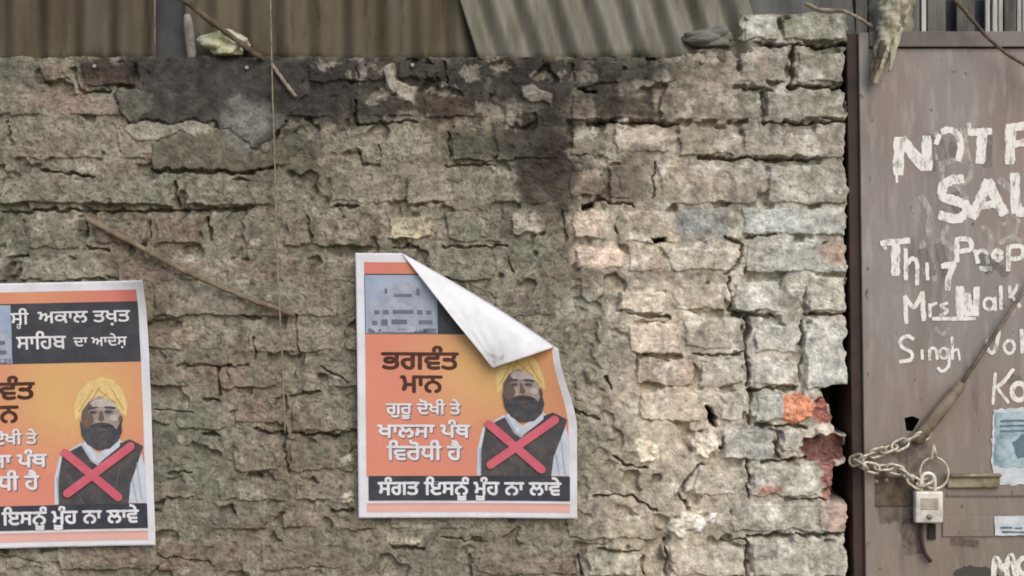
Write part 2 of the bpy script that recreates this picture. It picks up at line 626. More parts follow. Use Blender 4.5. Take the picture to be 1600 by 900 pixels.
# dark runs and stains below the roof sheets, the sheets' shadow painted in with them
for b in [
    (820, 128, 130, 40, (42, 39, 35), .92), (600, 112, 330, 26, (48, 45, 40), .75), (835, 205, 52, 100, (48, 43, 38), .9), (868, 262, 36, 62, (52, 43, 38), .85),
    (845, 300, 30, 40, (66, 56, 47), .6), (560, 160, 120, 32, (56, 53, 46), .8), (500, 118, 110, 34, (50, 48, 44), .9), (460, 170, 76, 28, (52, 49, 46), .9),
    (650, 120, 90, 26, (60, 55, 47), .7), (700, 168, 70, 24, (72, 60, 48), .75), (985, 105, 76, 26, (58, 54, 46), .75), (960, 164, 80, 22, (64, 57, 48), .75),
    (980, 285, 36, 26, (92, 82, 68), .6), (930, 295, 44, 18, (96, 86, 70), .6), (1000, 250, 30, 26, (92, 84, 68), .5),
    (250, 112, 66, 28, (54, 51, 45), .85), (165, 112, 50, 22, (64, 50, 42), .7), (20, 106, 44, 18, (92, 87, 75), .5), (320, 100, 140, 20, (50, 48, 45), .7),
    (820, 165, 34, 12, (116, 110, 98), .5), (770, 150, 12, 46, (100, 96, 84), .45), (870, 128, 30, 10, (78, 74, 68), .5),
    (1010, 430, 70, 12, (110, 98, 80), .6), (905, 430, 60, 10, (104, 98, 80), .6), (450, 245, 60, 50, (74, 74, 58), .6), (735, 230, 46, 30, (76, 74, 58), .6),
    (250, 600, 22, 160, (88, 88, 72), .35), (550, 600, 20, 160, (84, 86, 70), .35), (1160, 500, 10, 60, (90, 84, 70), .4),  # two tall strips paint the soft shade beside the posters
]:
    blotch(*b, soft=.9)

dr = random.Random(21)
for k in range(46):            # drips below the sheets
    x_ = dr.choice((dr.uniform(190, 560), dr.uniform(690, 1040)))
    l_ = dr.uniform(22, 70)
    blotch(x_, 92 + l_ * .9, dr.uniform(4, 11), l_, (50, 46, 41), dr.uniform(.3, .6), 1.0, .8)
for x_, y_, w_, h_ in ((566, 108, 16, 14), (590, 152, 14, 10), (508, 102, 14, 7), (778, 100, 12, 12), (846, 118, 20, 7), (700, 140, 22, 8), (905, 120, 20, 9), (640, 182, 22, 8), (760, 176, 16, 12),
                       (1010, 128, 22, 7), (802, 182, 10, 16), (900, 238, 16, 7), (470, 196, 26, 6), (735, 116, 12, 18)):
    blotch(x_, y_, w_, h_, (140, 132, 116), .65, .6, 1.1)
# thick dark cement skin under the left sheets, with a paler flake below it
slab([(205, 186), (255, 194), (290, 188), (325, 190), (325, 206), (300, 212), (285, 205), (262, 216), (236, 222), (214, 222), (190, 205)],
     (150, 146, 130), .8, 1.5, 3, .6)
slab([(236, 222), (262, 216), (285, 205), (300, 212), (320, 214), (342, 200), (360, 206), (402, 238), (412, 244), (432, 216), (446, 212),
      (446, 258), (425, 262), (380, 270), (235, 268)], (94, 90, 72), .8, 2.0, 3, .6)
slab([(180, 138), (216, 140), (250, 92), (330, 88), (432, 92), (470, 92), (478, 150), (432, 210), (405, 238), (372, 214), (342, 200), (325, 190), (290, 188), (255, 194),
      (232, 192), (196, 188), (182, 168)], (62, 59, 55), .92, 3.6, 3.2, 1.3)
slab([(190, 136), (216, 142), (240, 150), (236, 178), (216, 190), (196, 186), (182, 166)], (98, 95, 82), .75, 5, 3, .9)
blotch(385, 195, 40, 34, (128, 126, 116), .8, .8, .4)
blotch(375, 170, 26, 14, (108, 104, 98), .6, .8, .4)
slab([(598, 104), (612, 98), (620, 122), (640, 134), (654, 136), (646, 162), (632, 158), (612, 144), (600, 128)], (158, 150, 132), .9, 5, 3, .6)
slab([(815, 136), (832, 128), (845, 140), (862, 148), (864, 164), (846, 160), (830, 160), (816, 152)], (128, 120, 108), .9, 5, 3, .6)

# broken red corner behind the chain
slab([(1225, 618), (1256, 613), (1275, 638), (1270, 652), (1240, 663), (1224, 658)], (204, 122, 78), .95, 4, 4, .7, rough=1.8)
hole([(1282, 610), (1300, 602), (1336, 600), (1336, 682), (1304, 676), (1300, 640)], 149, (66, 50, 42))
slab([(1272, 622), (1290, 618), (1302, 648), (1298, 664), (1276, 656)], (150, 84, 68), .95, -6, 6, 1.4, rough=2.4)
slab([(1256, 684), (1278, 678), (1322, 684), (1324, 716), (1290, 724), (1258, 718)], (112, 66, 57), .95, -22, 5, 1.2, rough=2.4)
slab([(1284, 726), (1308, 722), (1310, 748), (1302, 784), (1286, 778)], (138, 82, 70), .9, -5, 5, 1.6, rough=2.6)
hole([(1304, 728), (1340, 724), (1340, 786), (1300, 786)], 149, (74, 52, 42))
blotch(1206, 766, 22, 7, (150, 96, 80), .8, .5)
blotch(1308, 808, 20, 24, (172, 136, 116), .7, .6)
hole([(1103, 632), (1122, 652), (1120, 668), (1108, 664)], 55, (70, 64, 54))
hole([(908, 318), (930, 316), (926, 328), (908, 328)], 35, (66, 58, 48))
hole([(1018, 371), (1044, 371), (1040, 380), (1022, 380)], 34, (66, 58, 48))

# pale stones let into the mud
for P, c, dh in [
    ([(984, 700), (998, 688), (1022, 688), (1034, 706), (1022, 724), (1000, 726)], (208, 198, 170), 10),
    ([(1074, 684), (1090, 674), (1120, 678), (1128, 706), (1104, 720), (1082, 714)], (212, 202, 178), 8),
    ([(1042, 838), (1050, 808), (1076, 798), (1102, 802), (1090, 824), (1066, 842)], (196, 194, 174), 8),
    ([(1084, 832), (1090, 808), (1122, 800), (1112, 818), (1096, 838)], (218, 216, 208), 10),
    ([(530, 776), (548, 764), (552, 790), (536, 792)], (190, 184, 158), 8),
    ([(534, 712), (548, 706), (556, 726), (536, 730)], (186, 180, 158), 8),
]:
    slab(P, c, .85, dh * .8, 6, 1.1, rough=1.8)
slab([(1272, 668), (1286, 661), (1306, 664), (1308, 678), (1290, 684), (1274, 680)], (190, 178, 156), .9, 4, 5, .4)

# open joints and cracks
for P, w, dep in [
    ([(1150, 70), (1200, 69), (1326, 71)], 6, 34), ([(1237, 70), (1239, 132)], 6, 34), ([(1236, 134), (1326, 137)], 5, 32),
    ([(1150, 134), (1192, 136)], 3, 16), ([(918, 192), (1062, 192)], 5, 26), ([(900, 138), (930, 143)], 4, 22),
    ([(1192, 192), (1322, 190)], 4, 24), ([(1192, 142), (1193, 190)], 3, 16), ([(1092, 246), (1200, 248), (1275, 247)], 5, 28),
    ([(1022, 255), (1023, 310)], 2.5, 14), ([(1140, 436), (1142, 486)], 4, 26), ([(1258, 448), (1259, 484)], 4, 22),
    ([(1148, 490), (1212, 494)], 7, 38), ([(1168, 498), (1166, 545), (1170, 600)], 7, 40), ([(1260, 491), (1330, 491)], 4, 24),
    ([(1254, 500), (1254, 596)], 4, 22), ([(1132, 372), (1160, 382), (1155, 410), (1135, 430)], 4, 24), ([(1165, 370), (1215, 366)], 3.5, 20),
    ([(980, 490), (1046, 494)], 5, 24), ([(1010, 556), (1066, 558)], 5, 24), ([(1170, 607), (1250, 608)], 5, 30),
    ([(1085, 556), (1165, 552)], 3.5, 20), ([(1172, 610), (1173, 664)], 4, 22), ([(1184, 664), (1260, 668)], 4.5, 26),
    ([(1216, 668), (1217, 714)], 4, 22), ([(1192, 722), (1260, 716)], 4.5, 26), ([(1169, 722), (1170, 780)], 4.5, 30),
    ([(1170, 839), (1240, 838), (1332, 834)], 5.5, 32), ([(1168, 844), (1169, 905)], 5, 30), ([(1165, 842), (1120, 848)], 4, 18),
    ([(930, 775), (985, 774), (1028, 800)], 3.5, 22), ([(1098, 725), (1072, 748), (1060, 772), (1078, 796)], 4, 26),
    ([(960, 712), (975, 728), (1010, 732)], 4, 24), ([(1130, 680), (1128, 700)], 4, 24), ([(1230, 780), (1290, 780)], 3.5, 18),
    ([(0, 330), (50, 332)], 4, 22), ([(52, 328), (200, 330), (380, 326)], 4.5, 28), ([(273, 284), (275, 322)], 4.5, 28),
    ([(130, 345), (131, 370)], 4.5, 26), ([(135, 388), (170, 392)], 4, 22), ([(234, 345), (232, 370)], 4, 22),
    ([(322, 338), (330, 372)], 5, 30), ([(60, 265), (100, 270), (146, 276)], 4, 24), ([(236, 266), (330, 268), (400, 270), (428, 262)], 4.5, 26),
    ([(10, 190), (16, 225)], 3.5, 16), ([(36, 345), (38, 370)], 3, 14), ([(15, 404), (45, 398)], 4, 20),
    ([(520, 320), (560, 322)], 4.5, 26), ([(616, 386), (655, 384)], 4.5, 26), ([(480, 336), (486, 378)], 3, 18),
    ([(375, 492), (405, 500)], 4.5, 28), ([(396, 530), (398, 560)], 3, 20), ([(460, 490), (466, 560)], 2.5, 16),
    ([(340, 575), (342, 618)], 4.5, 32), ([(318, 626), (340, 628)], 4, 26), ([(275, 572), (385, 572)], 2.8, 16),
    ([(354, 572), (358, 592)], 3.5, 20), ([(318, 678), (342, 680)], 5, 32), ([(396, 668), (420, 678), (445, 679)], 4, 26),
    ([(456, 678), (526, 682)], 4.5, 30), ([(442, 682), (444, 718), (452, 738)], 3, 20), ([(388, 742), (404, 746)], 5, 28),
    ([(450, 620), (498, 612)], 3.5, 22), ([(500, 574), (545, 596)], 3, 20), ([(518, 800), (550, 798)], 5, 30),
    ([(616, 856), (660, 858)], 4.5, 28), ([(262, 742), (300, 738)], 3.5, 20), ([(360, 790), (368, 808)], 5, 26),
    ([(262, 780), (300, 776)], 3, 16), ([(892, 640), (935, 655)], 3.5, 20), ([(945, 590), (955, 606)], 4, 20),
    ([(935, 862), (1000, 864)], 4, 22), ([(1004, 870), (1006, 900)], 4, 22), ([(555, 192), (650, 190)], 3.5, 20),
    ([(555, 160), (556, 190)], 4, 20), ([(702, 206), (703, 252)], 3, 16), ([(700, 258), (770, 257)], 3, 16),
    ([(556, 98), (558, 130)], 3, 16), ([(690, 95), (700, 130)], 3, 16), ([(112, 104), (122, 142), (170, 142)], 4, 24),
    ([(880, 330), (884, 376)], 3, 16), ([(690, 386), (795, 384)], 3.2, 18), ([(930, 312), (990, 322)], 3.5, 18),
    ([(560, 236), (566, 256), (592, 258)], 3, 16), ([(590, 226), (596, 246)], 2.5, 14), ([(795, 404), (800, 425)], 3, 16),
    ([(240, 640), (300, 645)], 3, 16), ([(0, 870), (60, 878)], 3, 14), ([(250, 870), (330, 882)], 3, 16),
    ([(690, 840), (760, 848)], 3, 18), ([(735, 868), (737, 902)], 3.5, 20), ([(905, 868), (910, 902)], 4, 22),
    ([(1040, 846), (1043, 902)], 3.5, 20),
]:
    crack(P, w, dep)

# old wall: greyer overall, limewash dust on the bare bricks
g = COL @ np.array([.2126, .7152, .0722])
COL += (g[..., None] * np.array([1.0, 1.0, .97]) - COL) * .26
height_tone = ss(140, 400, Y + 30 * fbm(X, Y, 90, 38, 3))      # bare bricks darker towards the top, brighter lower down
COL *= (1.13 + .24 * RIGHT * height_tone - .14 * RIGHT * (1 - height_tone))[..., None]
COL *= np.array([.99, .98, .985]) + (RIGHT * (1 - ss(1080, 1180, X)))[..., None] * np.array([.035, .005, -.02]) + ss(1110, 1190, X)[..., None] * np.array([.03, .045, .06])
grit = fbm(X, Y, 5.5, 45, 3, .7)
mixc((66, 58, 48), .5 * ss(.30, .62, grit + .35 * n3) * (1 - .5 * RIGHT))
mid = .34 * fbm(X, Y, 16, 48, 4, .65) + .16 * fbm(X, Y, 60, 49, 3)
COL *= np.clip(1 + mid * (1 + .1 * RIGHT), .45, 1.7)[..., None]

# ragged end of the wall beside the gate post
edge = 1325 + 5 * fbm(X, Y, 60, 81, 3) + 3 * fbm(X, Y, 14, 82, 2)
me_ = ss(-4, 4, X - edge)
H = H * (1 - me_) - 150 * me_

# ragged top of the wall
top = np.where(XS < 1058, 88, np.where(XS < 1154, 76, 21)) + 2.5 * fbm(XS, XS * 0 + 3, 30, 91, 3)
TOP = np.broadcast_to(top, X.shape)
out = Y < TOP - 0.01
H = np.clip(H, -150, 16)
Hn = np.where(out, -160, H)
Yn = np.where(out, np.minimum(TOP, Y + 12), Y)
Hn[:, 0] = -160
Hn[:, -1] = -160

ny, nx = X.shape
co = np.empty((ny, nx, 3), dtype=np.float32)
co[..., 0] = (X - 800) * S
co[..., 1] = -Hn * S
co[..., 2] = EYE + (450 - Yn) * S
idx = np.arange(ny * nx).reshape(ny, nx)
quads = np.stack([idx[:-1, :-1], idx[1:, :-1], idx[1:, 1:], idx[:-1, 1:]], -1)
keep = ~(out[1:, :-1] & out[1:, 1:])          # drop cells wholly above the top line
quads = quads[keep].reshape(-1, 4)
used = np.zeros(ny * nx, bool)
used[quads.ravel()] = True
remap = np.cumsum(used) - 1
V = co.reshape(-1, 3)[used]
CC = np.clip(COL, 0.004, .9).reshape(-1, 3)[used]
quads = remap[quads]
me = bpy.data.meshes.new('brick_wall')
me.vertices.add(len(V))
me.vertices.foreach_set('co', V.ravel())
me.loops.add(quads.size)
me.loops.foreach_set('vertex_index', quads.ravel().astype(np.int32))
me.polygons.add(len(quads))
me.polygons.foreach_set('loop_start', np.arange(0, quads.size, 4, dtype=np.int32))
me.polygons.foreach_set('loop_total', np.full(len(quads), 4, dtype=np.int32))
me.polygons.foreach_set('use_smooth', np.ones(len(quads), dtype=bool))
me.update(calc_edges=True)
at = me.color_attributes.new('Col', 'FLOAT_COLOR', 'POINT')
at.data.foreach_set('color', np.concatenate([CC, np.ones((len(CC), 1))], 1).astype(np.float32).ravel())
wm = pm('old_brick_and_mud', (128, 122, 102), rough=0.95, attr='Col', fine=0.16, bump=0.35, scale=60, bscale=260)
wall = link_mesh('brick_wall', me, wm)
tag(wall, 'old brick wall smeared with mud mortar, behind the posters and left of the gate', 'wall')


def wall_h(px, py):
    j = min(np.searchsorted(XS, px), nx - 1)
    i = min(np.searchsorted(YS, py), ny - 1)
    return float(H[max(0, i - 4):i + 5, max(0, j - 4):j + 5].max())


# ------------------------------------------------------------------ roof / fence sheets above the wall
def corrugated(name, x0, x1, ytop_, ybot, h, pitch, amp, shear, mat, label, jag=5.0, seed=0, group=None):
    """corrugated iron sheet; shear tilts the flutes"""
    r = random.Random(seed)
    nxs = int((x1 - x0) / pitch * 14)
    nys = 26
    V, F = [], []
    jags = [r.uniform(-1, 1) for _ in range(nxs + 1)]
    for j in range(nys + 1):
        t = j / nys
        for i in range(nxs + 1):
            u = i / nxs
            x = x0 + (x1 - x0) * u
            yb = ybot + jag * jags[i] * .35 + jag * math.sin(x * .021 + seed) * .8
            y = ytop_ + (yb - ytop_) * t
            ph = 2 * math.pi * (x - x0) / pitch
            hh = h + amp * math.cos(ph) + 1.6 * math.sin(x * .013 + y * .02 + seed) + .5 * math.sin(y * .11 + x * .05)
            V.append(W(x + shear * (y - ybot), y, hh))
    st = nxs + 1
    for j in range(nys):
        for i in range(nxs):
            a = j * st + i
            F.append((a, a + st, a + st + 1, a + 1))
    o = from_py(name, V, F, mat, None, True)
    md = o.modifiers.new('thick', 'SOLIDIFY')
    md.thickness = 0.0012
    md.offset = 0
    tag(o, label, 'roof sheet', group)
    return o


rust = pm('rusty_sheet', (92, 85, 69), (68, 59, 46), scale=9, stretch=(2.2, 1, .35), rough=.75, bump=.15, lo=.36, hi=.66, fine=.1)
rust2 = pm('brown_sheet', (99, 91, 74), (74, 66, 51), scale=8, stretch=(2.2, 1, .3), rough=.75, bump=.15, lo=.36, hi=.66, fine=.1)
zinc = pm('weathered_zinc', (128, 126, 114), (104, 100, 88), scale=7, stretch=(2.4, 1, .3), rough=.6, metal=.1, bump=.12, lo=.35, hi=.66, fine=.08)
zinc2 = pm('dark_zinc', (92, 92, 90), (74, 74, 72), scale=7, stretch=(2, 1, .3), rough=.65, bump=.1)
sheet0 = corrugated('corrugated_sheet', -420, 236, -330, 93, -26, 55, 8, .0, rust,
           'brown corrugated iron sheet in the top left corner, left of the dark gap', seed=1)
corrugated('corrugated_sheet', 286, 752, -330, 92, -26, 54, 8, .02, rust2,
           'brown corrugated iron sheet behind the hanging string, rust streaked', seed=2)
corrugated('corrugated_sheet', 748, 1204, -330, 92, -10.5, 54, 8, .32, zinc,
           'grey corrugated iron sheet with slanted flutes over the stained bricks', seed=3)
corrugated('corrugated_sheet', 720, 1352, -330, 110, -34, 60, 3, .1, zinc2,
           'dark flat-looking grey sheet behind the mossy top bricks', seed=5)
tube('folded_edge', [W(236.5, -330, -20), W(237, 40, -20), W(237, 95, -20)], 1.7 * S, pm('pale_sheet_edge', (140, 130, 110), (104, 94, 76), scale=20), sheet0, 8)
# dark board in the gap between the brown sheets
bd = pm('blue_grey_board', (66, 68, 72), (84, 84, 84), scale=8, rough=.85, bump=.2, fine=.1)
o = box('board', 200, -330, 330, 110, -64, -40, bd)
tag(o, 'dark blue-grey board filling the gap between the brown sheets', 'board')


def streaks(m, rgb, scale, stretch, lo, hi, amt, loc=(0, 0, 0)):
    """lay a further noise-shaped tint (rust, runs, dirt) over a material's colour"""
    n = m.node_tree
    bs = n.nodes['Principled BSDF']
    old = bs.inputs['Base Color'].links[0].from_socket
    tcx = [q for q in n.nodes if q.type == 'TEX_COORD'][0]
    mp = n.nodes.new('ShaderNodeMapping')
    mp.inputs['Scale'].default_value = stretch
    mp.inputs['Location'].default_value = loc
    n.links.new(tcx.outputs['Object'], mp.inputs[0])
    nz = n.nodes.new('ShaderNodeTexNoise')
    nz.inputs['Scale'].default_value = scale
    nz.inputs['Detail'].default_value = 8
    nz.inputs['Roughness'].default_value = .68
    n.links.new(mp.outputs[0], nz.inputs['Vector'])
    mr = n.nodes.new('ShaderNodeMapRange')
    mr.inputs['From Min'].default_value = lo
    mr.inputs['From Max'].default_value = hi
    mr.inputs['To Max'].default_value = amt
    n.links.new(nz.outputs[0], mr.inputs['Value'])
    mx = n.nodes.new('ShaderNodeMix')
    mx.data_type = 'RGBA'
    n.links.new(mr.outputs[0], mx.inputs['Factor'])
    n.links.new(old, mx.inputs['A'])
    mx.inputs['B'].default_value = (*lin(rgb), 1)
    n.links.new(mx.outputs['Result'], bs.inputs['Base Color'])


for m_ in (rust, rust2):
    streaks(m_, (92, 88, 76), 11, (1.3, 1, .25), .48, .66, .8, (1, 2, 0))
    streaks(m_, (58, 44, 32), 22, (1.6, 1, .3), .54, .70, .8, (5, 2, 1))
    streaks(m_, (122, 82, 56), 40, (2, 1, .5), .63, .74, .7, (2, 7, 1))
    streaks(m_, (130, 124, 108), 70, (2, 1, .4), .64, .76, .5, (9, 7, 1))
streaks(zinc, (88, 82, 70), 10, (1.2, 1, .3), .48, .64, .8, (1, 2, 0))
streaks(zinc, (104, 74, 54), 22, (3, 1, .3), .58, .72, .8, (5, 2, 1))
streaks(zinc, (160, 158, 146), 34, (4, 1, .25), .58, .74, .6, (2, 7, 1))
streaks(zinc, (60, 58, 50), 60, (2, 1, .5), .62, .74, .7, (3, 4, 4))
streaks(zinc2, (104, 104, 100), 20, (3, 1, .2), .5, .7, .7)


def stone(name, cx, cy, rx, ry, rh, h, mat, seed, label, cat='stone', rough=.3):
    bm = bmesh.new()
    bmesh.ops.create_icosphere(bm, subdivisions=5, radius=1)
    for v in bm.verts:
        p = v.co.copy()
        k = 1 + rough * (math.sin(p.x * 2.9 + seed) * math.cos(p.z * 3.3 + seed * 2) + .5 * math.sin(p.y * 6 + p.x * 5 + seed * 3) * math.cos(p.z * 7 + seed)) \
            + .05 * math.sin(p.x * 19 + seed) * math.sin(p.z * 23) * math.sin(p.y * 21) + .04 * math.sin(p.x * 41 + p.y * 13) * math.sin(p.z * 37 + seed)
        p *= k
        p.z = max(p.z, -.75)
        v.co = W(cx + p.x * rx, cy - p.z * ry, h - p.y * rh)
    o = from_bm(name, bm, mat, None, True)
    tag(o, label, cat)
    return o


moss = pm('mossy_pale_stone', (200, 198, 172), (128, 132, 84), scale=26, rough=.95, bump=.5, lo=.42, hi=.66, fine=.12)
stone('stone', 352, 70, 33, 22, 22, -4, moss, 1, 'pale yellowish mossy stone on the wall top under the stick')
gst = pm('grey_lump', (122, 120, 112), (92, 90, 82), scale=18, rough=.95, bump=.5, fine=.12)
stone('stone', 1108, 60, 40, 17, 20, -4, gst, 3, 'flat grey lump standing in for a bent sheet corner, left of the mossy top bricks', rough=.22)  # lump made up in place of the bent metal corner of a sheet
stone('stone', 1180, 60, 20, 10, 14, -12, gst, 5, 'small grey stone wedged behind the top bricks', rough=.22) if False else None

# short pale stub
stub = pm('pale_stub', (150, 146, 140), (112, 108, 102), scale=30, rough=.9, bump=.3, fine=.1)
o = tube('wooden_peg', [W(288, 20, -20), W(291, 40, -16), W(296, 72, -12), W(298, 90, -10)], [.007, .011, .0115, .011], stub, seg=12)
tag(o, 'short pale wooden peg standing in the dark gap above the wall', 'peg')

# ------------------------------------------------------------------ sticks and string
bark = pm('grey_bark', (104, 92, 78), (72, 62, 52), scale=40, rough=.9, bump=.6, fine=.12)
bark2 = pm('pale_bark', (150, 140, 122), (112, 102, 86), scale=40, rough=.9, bump=.5, fine=.12)
bamboo = pm('dry_stick', (134, 120, 98), (102, 88, 70), scale=30, stretch=(1, 1, 1), rough=.85, bump=.4, fine=.12)


def stick(name, ctrl, r0, r1, mat, label, cat='stick', knots=0, seed=0):
    P = crv(ctrl, 10)
    r = random.Random(seed)
    n = len(P)
    rad = []
    for i in range(n):
        t = i / (n - 1)
        rad.append((r0 + (r1 - r0) * t) * S * (1 + .1 * r.uniform(-1, 1)) * (1.28 if knots and (i % (n // knots)) == 3 else 1))
    pts = [W(p[0] + r.uniform(-.5, .5), p[1] + r.uniform(-.5, .5), p[2]) for p in P]
    o = tube(name, pts, rad, mat, seg=10)
    return tag(o, label, cat)


stick('stick', [(262, -40, 40), (292, 2, 34), (345, 45, 26), (398, 84, 18), (412, 94, 6)], 5.2, 4.0, bark,
      'dark stick slanting down over the mossy stone to the wall top', knots=5, seed=3)
stick('stick', [(424, 100, 3), (434, 113, 9), (447, 131, 11), (464, 153, 9)], 3.4, 3.0, bark2,
      'short pale stick end poking out of the dark wall right of the string', seed=8)
stick('stick', [(136, 341, 8), (200, 374, 12), (285, 420, 14), (380, 462, 13), (462, 492, 9)], 5.2, 3.6, bamboo,
      'straight dry brown stick slanting across the wall above the left poster', knots=6, seed=4)
stick('twig', [(1254, 10, 22), (1278, 20, 24), (1310, 22, 26), (1335, 33, 26), (1356, 46, 24)], 3.2, 2.6, bark2,
      'pale bent twig lying over the mossy top bricks', 'twig', seed=5)
stick('twig', [(1466, -14, 30), (1500, 26, 32), (1530, 62, 34), (1560, 88, 34), (1604, 116, 34), (1650, 150, 34)], 3.4, 2.2, bark,
      'thin dark twig hanging down across the top rail of the gate', 'twig', seed=6)
strm = pm('pale_string', (150, 140, 116), (118, 108, 88), scale=60, rough=.9)
P = crv([(423, -120, 16), (425, 0, 15), (428, 150, 13), (431, 240, 12), (436, 420, 13), (443, 560, 12), (447, 676, 10)], 10)
o = tube('string', [W(*p) for p in P], 1.25 * S, strm, seg=6)
tag(o, 'thin pale string hanging straight down the wall between the posters', 'string')

nm = pm('pale_nail_metal', (206, 200, 190), (150, 140, 128), scale=80, rough=.5, metal=.3)
n0 = None
for px, py, lab in [(150, 105, 'small pale nail head in the dark red brick top left'),
                    (387, 107, 'small pale nail head in dark cement beside the string'),
                    (645, 103, 'small pale nail head in the wall below the middle brown sheet'),
                    (1097, 97, 'small pale nail head in the dark brick below the grey lump')]:
    hh = wall_h(px, py)
    if n0 is None:
        bm = bmesh.new()
        bmesh.ops.create_cone(bm, cap_ends=True, segments=14, radius1=.0052, radius2=.0034, depth=.004,
                              matrix=Matrix.Rotation(math.radians(90), 4, 'X') @ Matrix.Translation((0, 0, .006)))
        bmesh.ops.create_cone(bm, cap_ends=True, segments=10, radius1=.0022, radius2=.0022, depth=.03,
                              matrix=Matrix.Rotation(math.radians(90), 4, 'X') @ Matrix.Translation((0, 0, -.011)))
        n0 = from_bm('nail', bm, nm, None, True)
        q = n0
    else:
        q = n0.copy()
        C.objects.link(q)
    q.location = W(px, py, hh)
    tag(q, lab, 'nail', 'nails along the wall top')

# ------------------------------------------------------------------ posters
paper = pm('poster_paper', (218, 218, 224), (196, 194, 194), scale=14, rough=.55, bump=.35, bscale=22, lo=.45, hi=.75)
papback = pm('paper_back', (226, 226, 229), (206, 206, 208), scale=12, rough=.6, bump=.3, bscale=18, lo=.5, hi=.75)
streaks(papback, (176, 172, 166), 34, (1, 1, 1), .64, .74, .6, (4, 4, 2))
streaks(paper, (170, 160, 146), 50, (1, 1, 1), .66, .76, .5, (1, 4, 2))


def mute(c, k=.16, m=.93):
    g = .3 * c[0] + .59 * c[1] + .11 * c[2]
    return tuple(min(255, (v + (g - v) * k) * m + 6) for v in c)


def flat(name, rgb, rgb2=None, scale=30, rough=.55):
    rgb = mute(rgb)
    rgb2 = mute(rgb2) if rgb2 else None
    m = pm(name, rgb, rgb2 or tuple(max(0, c - 12) for c in rgb), scale=scale, rough=rough, detail=4, bump=.35, bscale=22, fine=.05)
    return m


K = {
    'pink': flat('print_pink', (226, 138, 124)), 'dark': flat('print_slate', (58, 60, 68), (70, 70, 76)),
    'navy': flat('print_navy', (48, 52, 64), (60, 62, 72)), 'rose': flat('print_rose', (226, 178, 184), (222, 196, 200)),
    'maroon': flat('print_maroon', (84, 44, 34)), 'ink': flat('print_white', (232, 230, 234)),
    'shade': flat('print_ink_shade', (130, 112, 128)), 'sky': flat('print_building_sky', (148, 166, 196), (168, 180, 204), 16),
    'stone': flat('print_building', (172, 180, 196), (150, 158, 176), 40), 'win': flat('print_window', (108, 114, 132)),
    'turban': flat('print_turban', (238, 204, 128), (228, 188, 112), 60), 'skin': flat('print_face', (180, 162, 152), (156, 138, 130), 60),
    'skind': flat('print_face_dark', (116, 92, 80), (98, 80, 74)), 'beard': flat('print_beard', (64, 62, 68), (84, 82, 88), 80),
    'skinm': flat('print_face_mid', (146, 126, 116), (130, 112, 106), 60), 'skinh': flat('print_face_light', (198, 184, 176), (180, 168, 162), 60), 'turband': flat('print_turban_fold', (206, 160, 88)), 'vestf': flat('print_vest_fold', (96, 92, 92)),
    'vest': flat('print_vest', (66, 64, 68), (86, 80, 78), 40), 'shirt': flat('print_shirt', (206, 212, 224), (190, 196, 210), 40),
    'red': flat('print_red_cross', (224, 96, 114), (216, 84, 104)),
}
om = pm('print_orange', (224, 140, 104), rough=.55, attr='Col', scale=20, bump=.35, bscale=22, fine=.06)

FOLD_A, FOLD_B = (632.0, 396.0), (893.0, 540.0)
PX0, PY0, PX1, PY1 = 562.0, 397.0, 901.0, 808.0


FACE = {'turban', 'turban_fold', 'face', 'face_shade', 'beard', 'ear', 'eye_socket', 'forehead', 'cheek', 'moustache', 'mouth', 'eye', 'brow', 'nose'}


